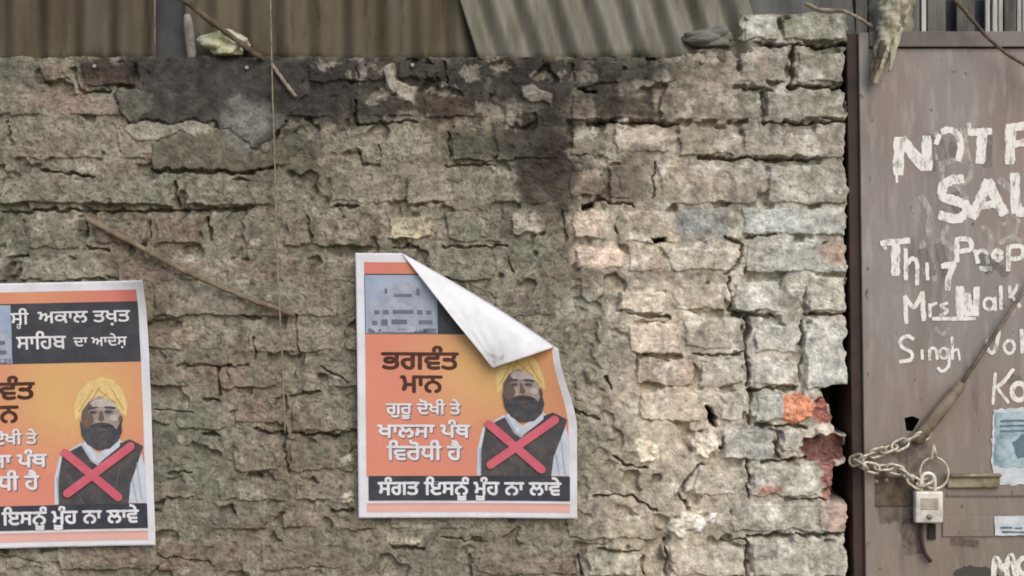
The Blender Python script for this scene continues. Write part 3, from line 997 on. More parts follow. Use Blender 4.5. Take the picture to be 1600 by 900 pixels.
class Poster:
    def __init__(self, dx, dy, shx, shy, folded, seed, base):
        self.dx, self.dy, self.shx, self.shy, self.f, self.seed, self.base = dx, dy, shx, shy, folded, seed, base
        self.root = None
        self.lv = 0

    def surf(self, x, y, lift=0.0):
        u = (x - PX0) / (PX1 - PX0)
        v = (y - PY0) / (PY1 - PY0)
        s = self.seed
        h = self.base + 1.8 * math.sin(u * 4.1 + s) * math.cos(v * 3.3 + s * 1.7) + 1.0 * math.sin(v * 9 + u * 3 + s)
        h += 5 * (2 * u - 1) ** 2 + 3 * (2 * v - 1) ** 4
        h += .55 * math.sin(u * 21 + 3 * math.sin(v * 7 + s)) * math.sin(v * 17 + s + 2 * u) + .35 * math.sin(u * 37 + v * 29 + s)
        X_ = x + self.dx + self.shx * (y - PY1) + .012 * (y - PY1) * 0
        Y_ = y + self.dy + self.shy * (x - PX1)
        if self.f:
            k = max(0.0, min(1.0, (672 - y) / 130.0))
            k = k * k * (3 - 2 * k)
            X_ -= 29 * k * max(0, u) ** 3
            h += 16 * k * max(0, u) ** 3
            X_ += 5 * (v - 1) * (1 - u) * -1 * -1
        else:
            k = max(0.0, u + (1 - v) - 1.78)           # curl of the free corner
            h += 420 * k * k
        return W(X_, Y_, h + lift)

    def layer(self, name, poly, mat, lv, grad=None, cut=True, thick=None):
        """printed patch: polygon in design pixels, cut into a fine grid, laid on the curved paper"""
        if name in FACE:
            poly = [(823 + (p[0] - 824) * .97, 600 + (p[1] - 608) * .84) for p in poly]
        bm = bmesh.new()
        fv = [bm.verts.new((p[0], p[1], 0)) for p in poly]
        f = bm.faces.new(fv)
        f.normal_update()
        bmesh.ops.triangulate(bm, faces=[f])
        xs, ys = [p[0] for p in poly], [p[1] for p in poly]
        st = 5.0
        for a in np.arange(math.floor(min(xs) / st) * st + st, max(xs), st):
            bmesh.ops.bisect_plane(bm, geom=bm.verts[:] + bm.edges[:] + bm.faces[:], plane_co=(a, 0, 0), plane_no=(1, 0, 0))
        for a in np.arange(math.floor(min(ys) / st) * st + st, max(ys), st):
            bmesh.ops.bisect_plane(bm, geom=bm.verts[:] + bm.edges[:] + bm.faces[:], plane_co=(0, a, 0), plane_no=(0, 1, 0))
        if self.f and cut:
            n = Vector((FOLD_B[1] - FOLD_A[1], -(FOLD_B[0] - FOLD_A[0]), 0)).normalized()
            bmesh.ops.bisect_plane(bm, geom=bm.verts[:] + bm.edges[:] + bm.faces[:], plane_co=(*FOLD_A, 0), plane_no=n, clear_outer=True)
            if not bm.faces:
                bm.free()
                return None
        cols = None
        if grad:
            cols = [(*grad(v.co.x, v.co.y), 1) for v in bm.verts]
        for v in bm.verts:
            v.co = self.surf(v.co.x, v.co.y, .6 * lv)
        bm.normal_update()
        for f in bm.faces:
            if f.normal.y > 0:
                f.normal_flip()
        o = from_bm(name, bm, mat, self.root, True)
        if grad:
            a = o.data.color_attributes.new('Col', 'FLOAT_COLOR', 'POINT')
            for i, c in enumerate(cols):
                a.data[i].color = c
        if thick:
            md = o.modifiers.new('thick', 'SOLIDIFY')
            md.thickness = thick
            md.offset = -1
        return o

    def text(self, name, s, x0, y_base, width, height, mat, lv, bold=.018, extra=()):
        """lettering fitted into width x height(px of a full letter) with its headline"""
        quads = text_polys(s, bold)
        ax = min(p[0] for q in quads for p in q)
        bx = max(p[0] for q in quads for p in q)
        kx = width / (bx - ax)
        ky = height / 0.62
        V, F = [], []
        for q in quads:
            b = len(V)
            for p in q:
                V.append(self.surf(x0 + (p[0] - ax) * kx, y_base - p[1] * ky, .6 * lv))
            F.append((b, b + 1, b + 2, b + 3))
        return from_py(name, V, F, mat, self.root, False)


_tc = {}


def text_polys(s, bold):
    """a string -> thin quads filling its outlines (non-zero winding)"""
    if (s, bold) in _tc:
        return _tc[(s, bold)]
    cu = bpy.data.curves.new('lettering', 'FONT')
    cu.body = s
    ob = bpy.data.objects.new('lettering', cu)
    C.objects.link(ob)
    dg = bpy.context.evaluated_depsgraph_get()
    dg.update()
    cv = ob.evaluated_get(dg).to_curve(dg)
    loops = []
    for sp in cv.splines:
        bp = sp.bezier_points
        L = []
        n = len(bp)
        for i in range(n):
            a, b = bp[i], bp[(i + 1) % n]
            seg = interpolate_bezier(a.co, a.handle_right, b.handle_left, b.co, 5)
            L += [(p.x, p.y) for p in seg[:-1]]
        D = []
        for p in L:
            if not D or math.hypot(p[0] - D[-1][0], p[1] - D[-1][1]) > 1e-4:
                D.append(p)
        if len(D) > 2 and math.hypot(D[0][0] - D[-1][0], D[0][1] - D[-1][1]) < 1e-4:
            D.pop()
        if len(D) > 2:
            loops.append(D)
    ob.to_curve_clear()
    bpy.data.objects.remove(ob)

    def area(L):
        return .5 * sum(L[i - 1][0] * L[i][1] - L[i][0] * L[i - 1][1] for i in range(len(L)))
    sgn = 1 if sum(area(L) for L in loops) > 0 else -1
    segs = []
    for L in loops:
        n = len(L)
        R = []
        for i in range(n):
            a, b, c = L[i - 1], L[i], L[(i + 1) % n]
            t1 = Vector((b[0] - a[0], b[1] - a[1])).normalized()
            t2 = Vector((c[0] - b[0], c[1] - b[1])).normalized()
            t = (t1 + t2)
            t = t.normalized() if t.length > 1e-3 else t1
            R.append((b[0] + t.y * bold * sgn, b[1] - t.x * bold * sgn))
        segs += [(*R[i - 1], *R[i]) for i in range(n)]
    G = np.array(segs)
    lo, hi = G[:, [1, 3]].min(), G[:, [1, 3]].max()
    N = 110
    ys = np.linspace(lo, hi, N + 1)
    quads = []
    for k in range(N):
        ym = (ys[k] + ys[k + 1]) / 2 + 1e-7
        m = (G[:, 1] > ym) != (G[:, 3] > ym)
        g = G[m]
        if not len(g):
            continue
        sl_ = (g[:, 2] - g[:, 0]) / (g[:, 3] - g[:, 1])
        xs = g[:, 0] + sl_ * (ym - g[:, 1])
        up = np.where(g[:, 3] > g[:, 1], 1, -1)
        od = np.argsort(xs)
        w, st = 0, None
        hh = (ys[k + 1] - ys[k]) / 2
        for q in od:
            if w == 0:
                st = q
            w += up[q]
            if w == 0 and xs[q] - xs[st] > 1e-4:
                c0, c1 = np.clip(sl_[st], -2, 2) * hh, np.clip(sl_[q], -2, 2) * hh
                quads.append(((xs[st] - c0, ys[k]), (xs[q] - c1, ys[k]), (xs[q] + c1, ys[k + 1]), (xs[st] + c0, ys[k + 1])))
    _tc[(s, bold)] = quads
    return quads


def rect(x0, y0, x1, y1):
    return [(x0, y0), (x1, y0), (x1, y1), (x0, y1)]


def oval(cx, cy, rx, ry, n=28, a0=0, a1=360, pw=1.0):
    return [(cx + rx * math.cos(math.radians(a0 + (a1 - a0) * i / n)), cy + ry * math.sin(math.radians(a0 + (a1 - a0) * i / n)))
            for i in range(n if a1 - a0 == 360 else n + 1)]


def bar(ax, ay, bx, by, w):
    d = Vector((bx - ax, by - ay)).normalized()
    n = Vector((-d.y, d.x)) * w / 2
    a, b = Vector((ax, ay)), Vector((bx, by))
    P = [a + n]
    for k in range(1, 6):
        t = math.pi * k / 6
        P.append(a + n * math.cos(t) - d * (w / 2) * math.sin(t))
    P += [a - n, b - n]
    for k in range(1, 6):
        t = math.pi * k / 6
        P.append(b - n * math.cos(t) + d * (w / 2) * math.sin(t))
    P.append(b + n)
    return [tuple(p) for p in P]


def orange(x, y):
    u, v = (x - 575) / 313, (y - 523) / 220
    k = max(0, 1 - math.hypot((u - .66) / .5, (v - .2) / .62))
    a, b = np.array(lin((208, 134, 112))), np.array(lin((210, 166, 112)))
    return tuple(a + (b - a) * min(1, k * 1.5))


def build_poster(P, label):
    P.root = empty('poster', P.surf((PX0 + PX1) / 2, PY1))
    tag(P.root, label, 'poster', 'protest posters pasted on the wall')
    P.layer('paper', rect(PX0, PY0, PX1, PY1), paper, 0, thick=.0003)
    P.layer('top_strip', rect(575, 411, 888, 429), om, 1, lambda x, y: tuple(np.array(lin((208, 146, 110))) + (np.array(lin((206, 120, 110))) - np.array(lin((208, 146, 110)))) * (min(1, abs(x - 720) / 150))))
    P.layer('header_panel', rect(575, 429, 888, 523), K['dark'], 1)
    P.layer('orange_panel', rect(575, 523, 888, 744), om, 1, orange)
    P.layer('bottom_banner', rect(578, 743, 890, 781), K['navy'], 2)
    P.layer('bottom_strip', rect(575, 785, 890, 799), om, 1, lambda x, y: tuple(np.array(lin((216, 168, 158))) * (1 - .25 * max(0, min(1, (790 - y) / 4)))))
    # little building photograph in the header
    ph = P.layer('building_picture', rect(576, 431, 688, 522), K['sky'], 2)
    for nm, pg, m in [('facade', rect(582, 470, 684, 521), K['stone']), ('upper_storey', rect(600, 455, 668, 470), K['stone']),
                      ('dome', oval(634, 455, 16, 14, 16, 180, 360), K['stone']), ('plinth', rect(580, 514, 686, 521), K['win'])]:
        P.layer(nm, pg, m, 3)
    for (a, b, c, d) in [(590, 486, 597, 492), (603, 485, 612, 492), (618, 485, 650, 491), (656, 485, 664, 492), (670, 486, 678, 492),
                         (586, 502, 594, 509), (600, 500, 610, 509), (616, 500, 640, 507), (658, 501, 680, 507), (620, 460, 648, 465),
                         (655, 452, 660, 462), (606, 452, 610, 460)]:
        P.layer('window', rect(a, b, c, d), K['win'], 4)
    # portrait
    P.layer('turban', [(781, 625), (780, 598), (788, 572), (804, 552), (826, 543), (846, 550), (860, 568), (866, 596), (864, 618), (852, 606), (840, 590),
                       (822, 580), (806, 592), (794, 612)], K['turban'], 2)
    P.layer('face', [(790, 628), (792, 606), (804, 588), (822, 578), (842, 588), (854, 606), (857, 630), (850, 650), (836, 662), (812, 662), (797, 650)], K['skin'], 3)
    P.layer('face_shade', [(791, 628), (793, 606), (804, 590), (812, 586), (808, 606), (812, 622), (804, 640), (799, 650)], K['skind'], 4)
    P.layer('beard', [(789, 622), (794, 634), (802, 640), (812, 630), (824, 627), (838, 630), (848, 640), (856, 624), (857, 644), (850, 662), (836, 676), (816, 678), (800, 668), (791, 650)], K['beard'], 5)
    P.layer('ear', oval(855, 622, 3.5, 8, 14), K['skind'], 3.5)
    P.layer('eye_socket', oval(811, 607, 8, 4.5, 18), K['skinm'], 4.6)
    P.layer('eye_socket', oval(837, 607, 8, 4.5, 18), K['skinm'], 4.6)
    P.layer('forehead', [(806, 592), (814, 584), (832, 583), (846, 592), (850, 600), (838, 597), (824, 599), (812, 598)], K['skinh'], 4.3)
    P.layer('cheek', oval(843, 620, 7, 6, 16), K['skinh'], 4)
    P.layer('moustache', [(804, 634), (812, 629), (824, 627), (836, 629), (846, 635), (838, 634), (825, 632), (812, 635)], K['vest'], 7)
    for (ax, ay, bx, by) in [(788, 606, 812, 566), (793, 614, 824, 560), (860, 604, 842, 566), (848, 592, 820, 566), (800, 600, 836, 574)]:
        P.layer('turban_fold', bar(ax, ay, bx, by, 1.6), K['turband'], 3)
    for (ax, ay, bx, by) in [(770, 700, 790, 740), (850, 680, 838, 738), (818, 692, 814, 742), (780, 676, 800, 720)]:
        P.layer('vest_fold', bar(ax, ay, bx, by, 2.2), K['vestf'], 4)
    for (ax, ay, bx, by) in [(876, 680, 882, 738), (868, 706, 874, 740), (751, 700, 752, 738)]:
        P.layer('sleeve_fold', bar(ax, ay, bx, by, 2), K['sky'], 3)
    P.layer('mouth', oval(825, 641, 8, 2.2, 14), K['skind'], 6)
    P.layer('eye', oval(811, 608, 5.5, 2.2, 12), K['beard'], 5.4)
    P.layer('eye', oval(836, 608, 6, 2.6, 12), K['beard'], 5)
    P.layer('brow', bar(803, 601, 817, 599, 3), K['beard'], 5)
    P.layer('brow', bar(831, 599, 846, 601, 3), K['beard'], 5)
    P.layer('nose', [(822, 606), (826, 606), (829, 622), (824, 625), (819, 622)], K['skind'], 5)
    P.layer('shirt', [(745, 742), (747, 700), (755, 668), (788, 648), (800, 652), (816, 664), (838, 660), (852, 645), (882, 656), (889, 690), (889, 742)], K['shirt'], 2)
    P.layer('vest', [(752, 743), (753, 700), (760, 666), (790, 651), (804, 676), (815, 683), (848, 650), (866, 643), (887, 654), (876, 684), (865, 712), (861, 743)], K['vest'], 3)
    P.layer('collar', [(792, 648), (801, 642), (812, 668), (842, 648), (852, 642), (850, 654), (816, 680), (806, 674)], K['shirt'], 4.4)
    P.layer('red_cross', bar(765, 662, 846, 732, 13), K['red'], 8)
    P.layer('red_cross', bar(868, 654, 767, 725, 13), K['red'], 8.6)
    # lettering
    if not P.f:
        P.text('lettering', "ਸੀ", 687, 461, 29, 17, K['ink'], 3)
        P.text('lettering', "ਰ", 696, 468, 8, 7, K['ink'], 3)
        P.text('lettering', "ਅਕਾਲ ਤਖ਼ਤ", 730, 460, 145, 17, K['ink'], 3)
        P.text('lettering', "ਸਾਿਹਬ", 695, 500, 78, 19, K['ink'], 3)
        P.text('lettering', "ਦਾ ਆਦੇਸ਼", 784, 497, 84, 13, K['ink'], 3)
    P.text('title_lettering', "ਭਗਵੰਤ", 599, 577, 123, 25, K['maroon'], 2, .03)
    P.text('title_lettering', "ਮਾਨ", 628, 613, 67, 25, K['maroon'], 2, .03)
    for dx, dy, mm, lv in ((1.6, 1.8, K['shade'], 2), (0, 0, K['ink'], 3)):
        nm = 'lettering' if lv == 3 else 'lettering_shadow'
        P.text(nm, "ਗੁਰੂ ਦੋਖੀ ਤੇ", 606 + dx, 647 + dy, 116, 16, mm, lv, .022)
        P.text(nm, "ਖਾਲਸਾ ਪੰਥ", 592 + dx, 683 + dy, 144, 19, mm, lv, .026)
        P.text(nm, "ਿਵਰੋਧੀ ਹੈ", 606 + dx, 718 + dy, 117, 21, mm, lv, .026)
    P.text('banner_lettering', "ਸੰਗਤ ਇਸਨੂੰ ਮੂੰਹ ਨਾ ਲਾਵੇ", 592, 772, 285, 19, K['ink'], 3, .028)


pa = Poster(0, 0, 0.0, 0.004, True, 1.3, 9)
build_poster(pa, 'orange poster with its white top right corner peeled and folded down')
pb = Poster(-654, 41, 0.036, -0.022, False, 4.1, 10)
build_poster(pb, 'flat orange poster cut off by the left edge of the photo, corner not folded')

# the peeled corner of the middle poster
nS, nT = 40, 26
Vf, Ff = [], []
tip = Vector((770, 573))
for j in range(nT + 1):
    t = j / nT
    for i in range(nS + 1):
        s = i / nS
        ex, ey = FOLD_A[0] + (FOLD_B[0] - FOLD_A[0]) * s, FOLD_A[1] + (FOLD_B[1] - FOLD_A[1]) * s
        w0 = pa.surf(ex, ey, .6)
        tw = W(tip.x, tip.y, 0)
        k = s * (1 - t) + .75 * t
        h = -w0.y / S * (1 - t) + 34 * t + (16 * math.sqrt(min(1, t * 5)) * (1 - t) + 9 * math.sin(math.pi * t)) * min(1, k * 1.25)
        h += k * (.5 * math.sin(s * 9 + t * 6) * math.sin(t * 11) + .25 * math.sin(s * 23 - t * 17))
        p = w0 * (1 - t) + tw * t
        p.x += .0016 * k * math.sin(t * 9 + s * 4) * t
        Vf.append(Vector((p.x, -h * S, p.z)))
for j in range(nT):
    for i in range(nS):
        a = j * (nS + 1) + i
        Ff.append((a, a + nS + 1, a + nS + 2, a + 1))
fl = from_py('folded_corner', Vf, Ff, papback, pa.root, True)
fl['label'] = 'blank white back of the peeled corner'
# paste smudges left on the back of the paper
smm = pm('paste_smudge', (200, 198, 198), (182, 178, 176), scale=60, rough=.8)
for (si, ti, du, dv) in ((.62, .80, .16, .03), (.80, .74, .05, .05), (.70, .88, .10, .02)):
    Vs = []
    for a in range(14):
        an = 2 * math.pi * a / 14
        rr = 1 + .35 * math.sin(an * 3 + si * 9) + .2 * math.sin(an * 5 + ti * 7)
        i, j = (si + du * rr * math.cos(an)) * nS, min(nT, (ti + dv * rr * math.sin(an)) * nT)
        i0, j0 = min(nS - 1, int(i)), min(nT - 1, int(j))
        fi, fj = i - i0, j - j0
        g_ = lambda ii, jj: Vf[jj * (nS + 1) + ii]
        q = (g_(i0, j0) * (1 - fi) + g_(i0 + 1, j0) * fi) * (1 - fj) + (g_(i0, j0 + 1) * (1 - fi) + g_(i0 + 1, j0 + 1) * fi) * fj
        Vs.append(q + Vector((0, -.0007, 0)))
    cen = sum(Vs, Vector()) / len(Vs)
    from_py('smudge', Vs + [cen], [(a, (a + 1) % 14, 14) for a in range(14)], smm, pa.root)
md = fl.modifiers.new('thick', 'SOLIDIFY')
md.thickness = .0003

# ------------------------------------------------------------------ gate
gp = pm('gate_paint', (143, 137, 132), (128, 122, 118), scale=4, stretch=(1.6, 1, .5), rough=.55, bump=.3, bscale=18, lo=.34, hi=.68, fine=.05)
nt = gp.node_tree           # reddish primer patches and vertical grime
bsdf = nt.nodes['Principled BSDF']
src = bsdf.inputs['Base Color'].links[0].from_socket
tcn = [n for n in nt.nodes if n.type == 'TEX_COORD'][0]


def overlay(src, rgb, scale, stretch, lo, hi, amt, loc=(0, 0, 0)):
    mp = nt.nodes.new('ShaderNodeMapping')
    mp.inputs['Scale'].default_value = stretch
    mp.inputs['Location'].default_value = loc
    nt.links.new(tcn.outputs['Object'], mp.inputs[0])
    nz = nt.nodes.new('ShaderNodeTexNoise')
    nz.inputs['Scale'].default_value = scale
    nz.inputs['Detail'].default_value = 7
    nt.links.new(mp.outputs[0], nz.inputs['Vector'])
    mr = nt.nodes.new('ShaderNodeMapRange')
    mr.inputs['From Min'].default_value = lo
    mr.inputs['From Max'].default_value = hi
    mr.inputs['To Max'].default_value = amt
    nt.links.new(nz.outputs[0], mr.inputs['Value'])
    mx = nt.nodes.new('ShaderNodeMix')
    mx.data_type = 'RGBA'
    nt.links.new(mr.outputs[0], mx.inputs['Factor'])
    nt.links.new(src, mx.inputs['A'])
    mx.inputs['B'].default_value = (*lin(rgb), 1)
    return mx.outputs['Result']


c = overlay(src, (148, 121, 113), 5, (1, 1, .6), .5, .68, .5)
c = overlay(c, (118, 110, 102), 7, (1.2, 1, .4), .5, .66, .7, (3, 1, 2))
c = overlay(c, (162, 156, 150), 22, (2.4, 1, .5), .5, .7, .6, (7, 2, 5))
# splashed mud and rust on the lower half of the door
sp = nt.nodes.new('ShaderNodeSeparateXYZ')
nt.links.new(tcn.outputs['Object'], sp.inputs[0])
nzg = nt.nodes.new('ShaderNodeTexNoise')
nzg.inputs['Scale'].default_value = 6
nzg.inputs['Detail'].default_value = 6
nt.links.new(tcn.outputs['Object'], nzg.inputs['Vector'])
ma = nt.nodes.new('ShaderNodeMath')
ma.operation = 'MULTIPLY_ADD'
ma.inputs[1].default_value = .55
nt.links.new(nzg.outputs[0], ma.inputs[0])
nt.links.new(sp.outputs['Z'], ma.inputs[2])
mg = nt.nodes.new('ShaderNodeMapRange')
mg.inputs['From Min'].default_value = 1.72
mg.inputs['From Max'].default_value = 1.42
mg.inputs['To Max'].default_value = .5
nt.links.new(ma.outputs[0], mg.inputs['Value'])
mxg = nt.nodes.new('ShaderNodeMix')
mxg.data_type = 'RGBA'
nt.links.new(mg.outputs[0], mxg.inputs['Factor'])
nt.links.new(c, mxg.inputs['A'])
mxg.inputs['B'].default_value = (*lin((126, 112, 97)), 1)
c = mxg.outputs['Result']
c = overlay(c, (92, 66, 50), 46, (1.2, 1, .8), .66, .72, .85, (2, 5, 3))
c = overlay(c, (80, 70, 62), 12, (2.5, 1, .35), .6, .74, .6, (8, 5, 3))
c = overlay(c, (168, 162, 154), 90, (2.2, 1, .25), .62, .74, .5, (1, 5, 3))
nt.links.new(c, bsdf.inputs['Base Color'])
frame = pm('gate_frame_paint', (122, 114, 110), (98, 90, 86), scale=6, stretch=(1, 1, .5), rough=.6, bump=.1, fine=.06)
maroon = pm('gate_post_side', (70, 54, 47), (50, 40, 36), scale=8, rough=.7, bump=.2)
steel = pm('old_steel', (158, 148, 124), (116, 104, 84), scale=30, rough=.5, metal=.25, bump=.15)
dark = pm('dark_fill', (48, 42, 38), rough=.9)

haspm = pm('grimy_shaded_hasp', (104, 90, 76), (70, 60, 50), scale=40, rough=.8, bump=.4)  # noise tone carries grime and the murky shadows over the plate
gate = empty('gate', W(1800, 1500, -4))
tag(gate, 'brown-grey painted metal gate with hand-painted white writing and chain', 'gate')
GX1 = 2260
# front sheet with a hand hole cut through it
outer = [(1357, 76), (GX1, 76), (GX1, 1490), (1376, 1490)]
inner = [(1413, 653), (1426, 650), (1437, 655), (1432, 664), (1426, 674), (1416, 673)]
tri = tessellate_polygon([[Vector((*p, 0)) for p in outer], [Vector((*p, 0)) for p in inner]])
allp = outer + inner
bm = bmesh.new()
vsb = [bm.verts.new(W(p[0], p[1], 0)) for p in allp]
for t in tri:
    bm.faces.new([vsb[i] for i in t])
bm.normal_update()
for f in bm.faces:
    if f.normal.y > 0:
        f.normal_flip()
o = from_bm('door_sheet', bm, gp, gate)
md = o.modifiers.new('thick', 'SOLIDIFY')
md.thickness = .002
md.offset = -1
box('dark_backing', 1378, 76, GX1, 1490, -42, -38, dark, gate)  # added backing, coloured dark so the hand hole looks shaded inside
for nm_, x0_, x1_, h0_, h1_, mt_ in (('gate_post', 1340.5, 1356, -40, 6, gp), ('post_flange', 1323.5, 1340, -158, -2, maroon)):
    o = box(nm_, x0_, 52, x1_, 1500, h0_, h1_, mt_, gate, .002)
    for v in o.data.vertices:
        v.co.x += (EYE + 398 * S - v.co.z) * .013

box('top_rail', 1357, 50, GX1, 74, -40, 7, frame, gate, .002)
# lower fittings
box('bolt_channel', 1478, 742, 1560, 761, 0.3, 9, steel, gate, .003)
tube('sliding_bolt', [W(1472, 742, 12), W(1560, 741, 12)], 3.2 * S, steel, gate, 10)
box('lock_plate', 1472, 806, 1552, 838, 0.3, 3.2, gp, gate, .0015)
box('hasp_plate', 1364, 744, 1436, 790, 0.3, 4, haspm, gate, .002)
box('seam', 1478, 773, GX1, 776, .3, 2, frame, gate, .0006)
for px, py in ((1368, 752), (1384, 750), (1424, 754)):
    bm = bmesh.new()
    bmesh.ops.create_uvsphere(bm, u_segments=14, v_segments=8, radius=.0052)
    for v in bm.verts:
        v.co = W(px, py, 4) + Vector((v.co.x, v.co.y * .7, v.co.z))
    from_bm('rivet', bm, steel, gate, True)
tube('hook', [W(*p) for p in crv([(1440, 786, 6), (1438, 812, 8), (1437, 838, 9), (1442, 862, 9), (1452, 876, 8)], 8)], [3.2 * S] * 33, maroon, gate, 8)
box('dark_block', 1449, 818, 1461, 842, 0.5, 5, dark, gate, .001)  # plain dark block below the padlock

# white paint
wp = bpy.data.materials.new('brushed_white_paint')
wp.use_nodes = True


def paint_mat(name, rgb, keep_lo, keep_hi, maxa):
    m = bpy.data.materials.new(name)
    m.use_nodes = True
    n = m.node_tree
    b = n.nodes['Principled BSDF']
    b.inputs['Base Color'].default_value = (*lin(rgb), 1)
    b.inputs['Roughness'].default_value = .7
    tc = n.nodes.new('ShaderNodeTexCoord')
    mp = n.nodes.new('ShaderNodeMapping')
    mp.inputs['Scale'].default_value = (1.6, 1, .7)
    n.links.new(tc.outputs['Object'], mp.inputs[0])
    nz = n.nodes.new('ShaderNodeTexNoise')
    nz.inputs['Scale'].default_value = 48
    nz.inputs['Detail'].default_value = 9
    nz.inputs['Roughness'].default_value = .7
    n.links.new(mp.outputs[0], nz.inputs['Vector'])
    mr = n.nodes.new('ShaderNodeMapRange')
    mr.inputs['From Min'].default_value = keep_lo
    mr.inputs['From Max'].default_value = keep_hi
    mr.inputs['To Max'].default_value = maxa
    n.links.new(nz.outputs[0], mr.inputs['Value'])
    n.links.new(mr.outputs[0], b.inputs['Alpha'])
    return m


WPM = paint_mat('brushed_white_paint', (228, 225, 219), .31, .50, 1.0)
GHO = paint_mat('faded_old_paint', (188, 182, 174), .34, .58, .85)
SMR = paint_mat('grey_smear_paint', (120, 118, 112), .38, .6, .75)

_pl = [0]


def strokes(name, runs, mat, lift, seed=0):
    """hand-painted strokes: list of (points, width px)"""
    r = random.Random(seed)
    V, F = [], []
    for pts, w in runs:
        P = crv([(*p, 0) for p in pts], 7) if len(pts) > 2 else [np.array((pts[0][0] + (pts[1][0] - pts[0][0]) * k / 8, pts[0][1] + (pts[1][1] - pts[0][1]) * k / 8, 0)) for k in range(9)]
        _pl[0] += 1
        lf = lift + .02 * (_pl[0] % 30)
        n = len(P)
        L, R = [], []
        for i in range(n):
            a, b = P[max(i - 1, 0)], P[min(i + 1, n - 1)]
            d = b - a
            l = math.hypot(d[0], d[1]) + 1e-6
            nx_, ny_ = -d[1] / l, d[0] / l
            e = .8 if i in (0, n - 1) else 1
            wl, wr = w / 2 * e * r.uniform(.82, 1.14), w / 2 * e * r.uniform(.82, 1.14)
            L.append((P[i][0] + nx_ * wl, P[i][1] + ny_ * wl))
            R.append((P[i][0] - nx_ * wr, P[i][1] - ny_ * wr))
        b0 = len(V)
        V += [W(*p, lf) for p in L] + [W(*p, lf) for p in R]
        for i in range(n - 1):
            F.append((b0 + i, b0 + i + 1, b0 + n + i + 1, b0 + n + i))
    me = bpy.data.meshes.new(name)
    me.from_pydata([tuple(v) for v in V], [], F)
    me.update()
    bm = bmesh.new()
    bm.from_mesh(me)
    bm.normal_update()
    for f in bm.faces:
        if f.normal.y > 0:
            f.normal_flip()
    bm.to_mesh(me)
    bm.free()
    return link_mesh(name, me, mat, gate)


def ring(cx, cy, rx, ry, a0=0, a1=360, n=10):
    return [(cx + rx * math.cos(math.radians(a0 + (a1 - a0) * i / n)), cy + ry * math.sin(math.radians(a0 + (a1 - a0) * i / n))) for i in range(n + 1)]


# older, half rubbed-out writing under the new letters
for q, st_ in enumerate([
    ([(1472, 232), (1470, 300)], 9), ([(1474, 256), (1496, 250), (1516, 262), (1510, 284), (1484, 290)], 8), ([(1494, 288), (1512, 312)], 8),
    ([(1508, 200), (1510, 250)], 8), ([(1464, 206), (1463, 250)], 9), ([(1438, 306), (1452, 332), (1450, 372)], 10),
    ([(1480, 352), (1472, 372), (1490, 392)], 8), ([(1534, 352), (1548, 372), (1544, 398)], 9), ([(1440, 376), (1446, 430)], 10),
    ([(1452, 396), (1462, 440)], 9), ([(1466, 372), (1472, 410)], 8), ([(1500, 200), (1520, 262)], 6),
    ([(1574, 330), (1590, 345), (1582, 372)], 8), ([(1560, 280), (1585, 300)], 12), ([(1460, 512), (1472, 522), (1482, 512)], 7),
    ([(1426, 326), (1428, 334)], 4), ([(1564, 352), (1572, 349)], 5), ([(1590, 480), (1578, 494)], 8), ([(1560, 380), (1580, 372), (1596, 378)], 9),
]):
    strokes('faded_stroke', [st_], GHO, .5, q)
for q, st_ in enumerate([
    ([(1466, 214), (1474, 250)], 16), ([(1488, 214), (1490, 246)], 14), ([(1545, 212), (1542, 262)], 14), ([(1490, 300), (1500, 332)], 18),
    ([(1552, 290), (1560, 322)], 18), ([(1452, 210), (1458, 268)], 12), ([(1440, 388), (1456, 432)], 18), ([(1528, 400), (1556, 420)], 22),
    ([(1575, 590), (1596, 598)], 18), ([(1465, 380), (1480, 430)], 16), ([(1545, 405), (1575, 430)], 14),
]):
    strokes('grey_smear', [st_], SMR, .3, q)
strokes('painted_lettering', [
    # NOT F
    ([(1404, 214), (1404, 274)], 17.4), ([(1408, 216), (1445, 264)], 17.4), ([(1448, 212), (1448, 267)], 16.2), ([(1401, 272), (1401, 286)], 4.0),
    ([(1470, 206), (1484, 203), (1497, 212), (1501, 230), (1497, 252)], 10.7), ([(1468, 210), (1462, 226)], 8.1),
    ([(1512, 207), (1550, 205)], 12.1), ([(1535, 207), (1531, 256)], 16.2), ([(1513, 192), (1515, 206)], 6.7),
    ([(1579, 194), (1577, 257)], 16.2), ([(1578, 200), (1624, 194)], 13.5), ([(1578, 226), (1612, 221)], 12.1),
], WPM, .8, 3)
strokes('painted_lettering', [
    # SAL
    ([(1506, 279), (1486, 282), (1473, 292), (1474, 308), (1494, 314), (1510, 322), (1508, 334), (1492, 342), (1466, 336)], 14.8),
    ([(1518, 342), (1532, 310), (1544, 281)], 16.2), ([(1544, 281), (1556, 310), (1570, 336)], 16.2), ([(1530, 322), (1560, 318)], 12.1),
    ([(1585, 270), (1588, 334)], 16.2), ([(1587, 333), (1622, 329)], 14.8),
], WPM, .8, 3)
strokes('painted_lettering', [
    # This Prop
    ([(1375, 380), (1422, 376)], 10), ([(1399, 380), (1399, 431)], 14), ([(1377, 378), (1384, 390)], 6),
    ([(1415, 388), (1415, 438)], 7), ([(1415, 414), (1426, 404), (1433, 414), (1432, 446)], 7),
], WPM, .8, 4)
strokes('painted_lettering', [
    ([(1448, 410), (1449, 438)], 6),
], WPM, .8, 4)
strokes('painted_lettering', [
    ([(1470, 416), (1494, 412)], 10), ([(1490, 414), (1482, 434), (1480, 454)], 9),
], WPM, .8, 4)
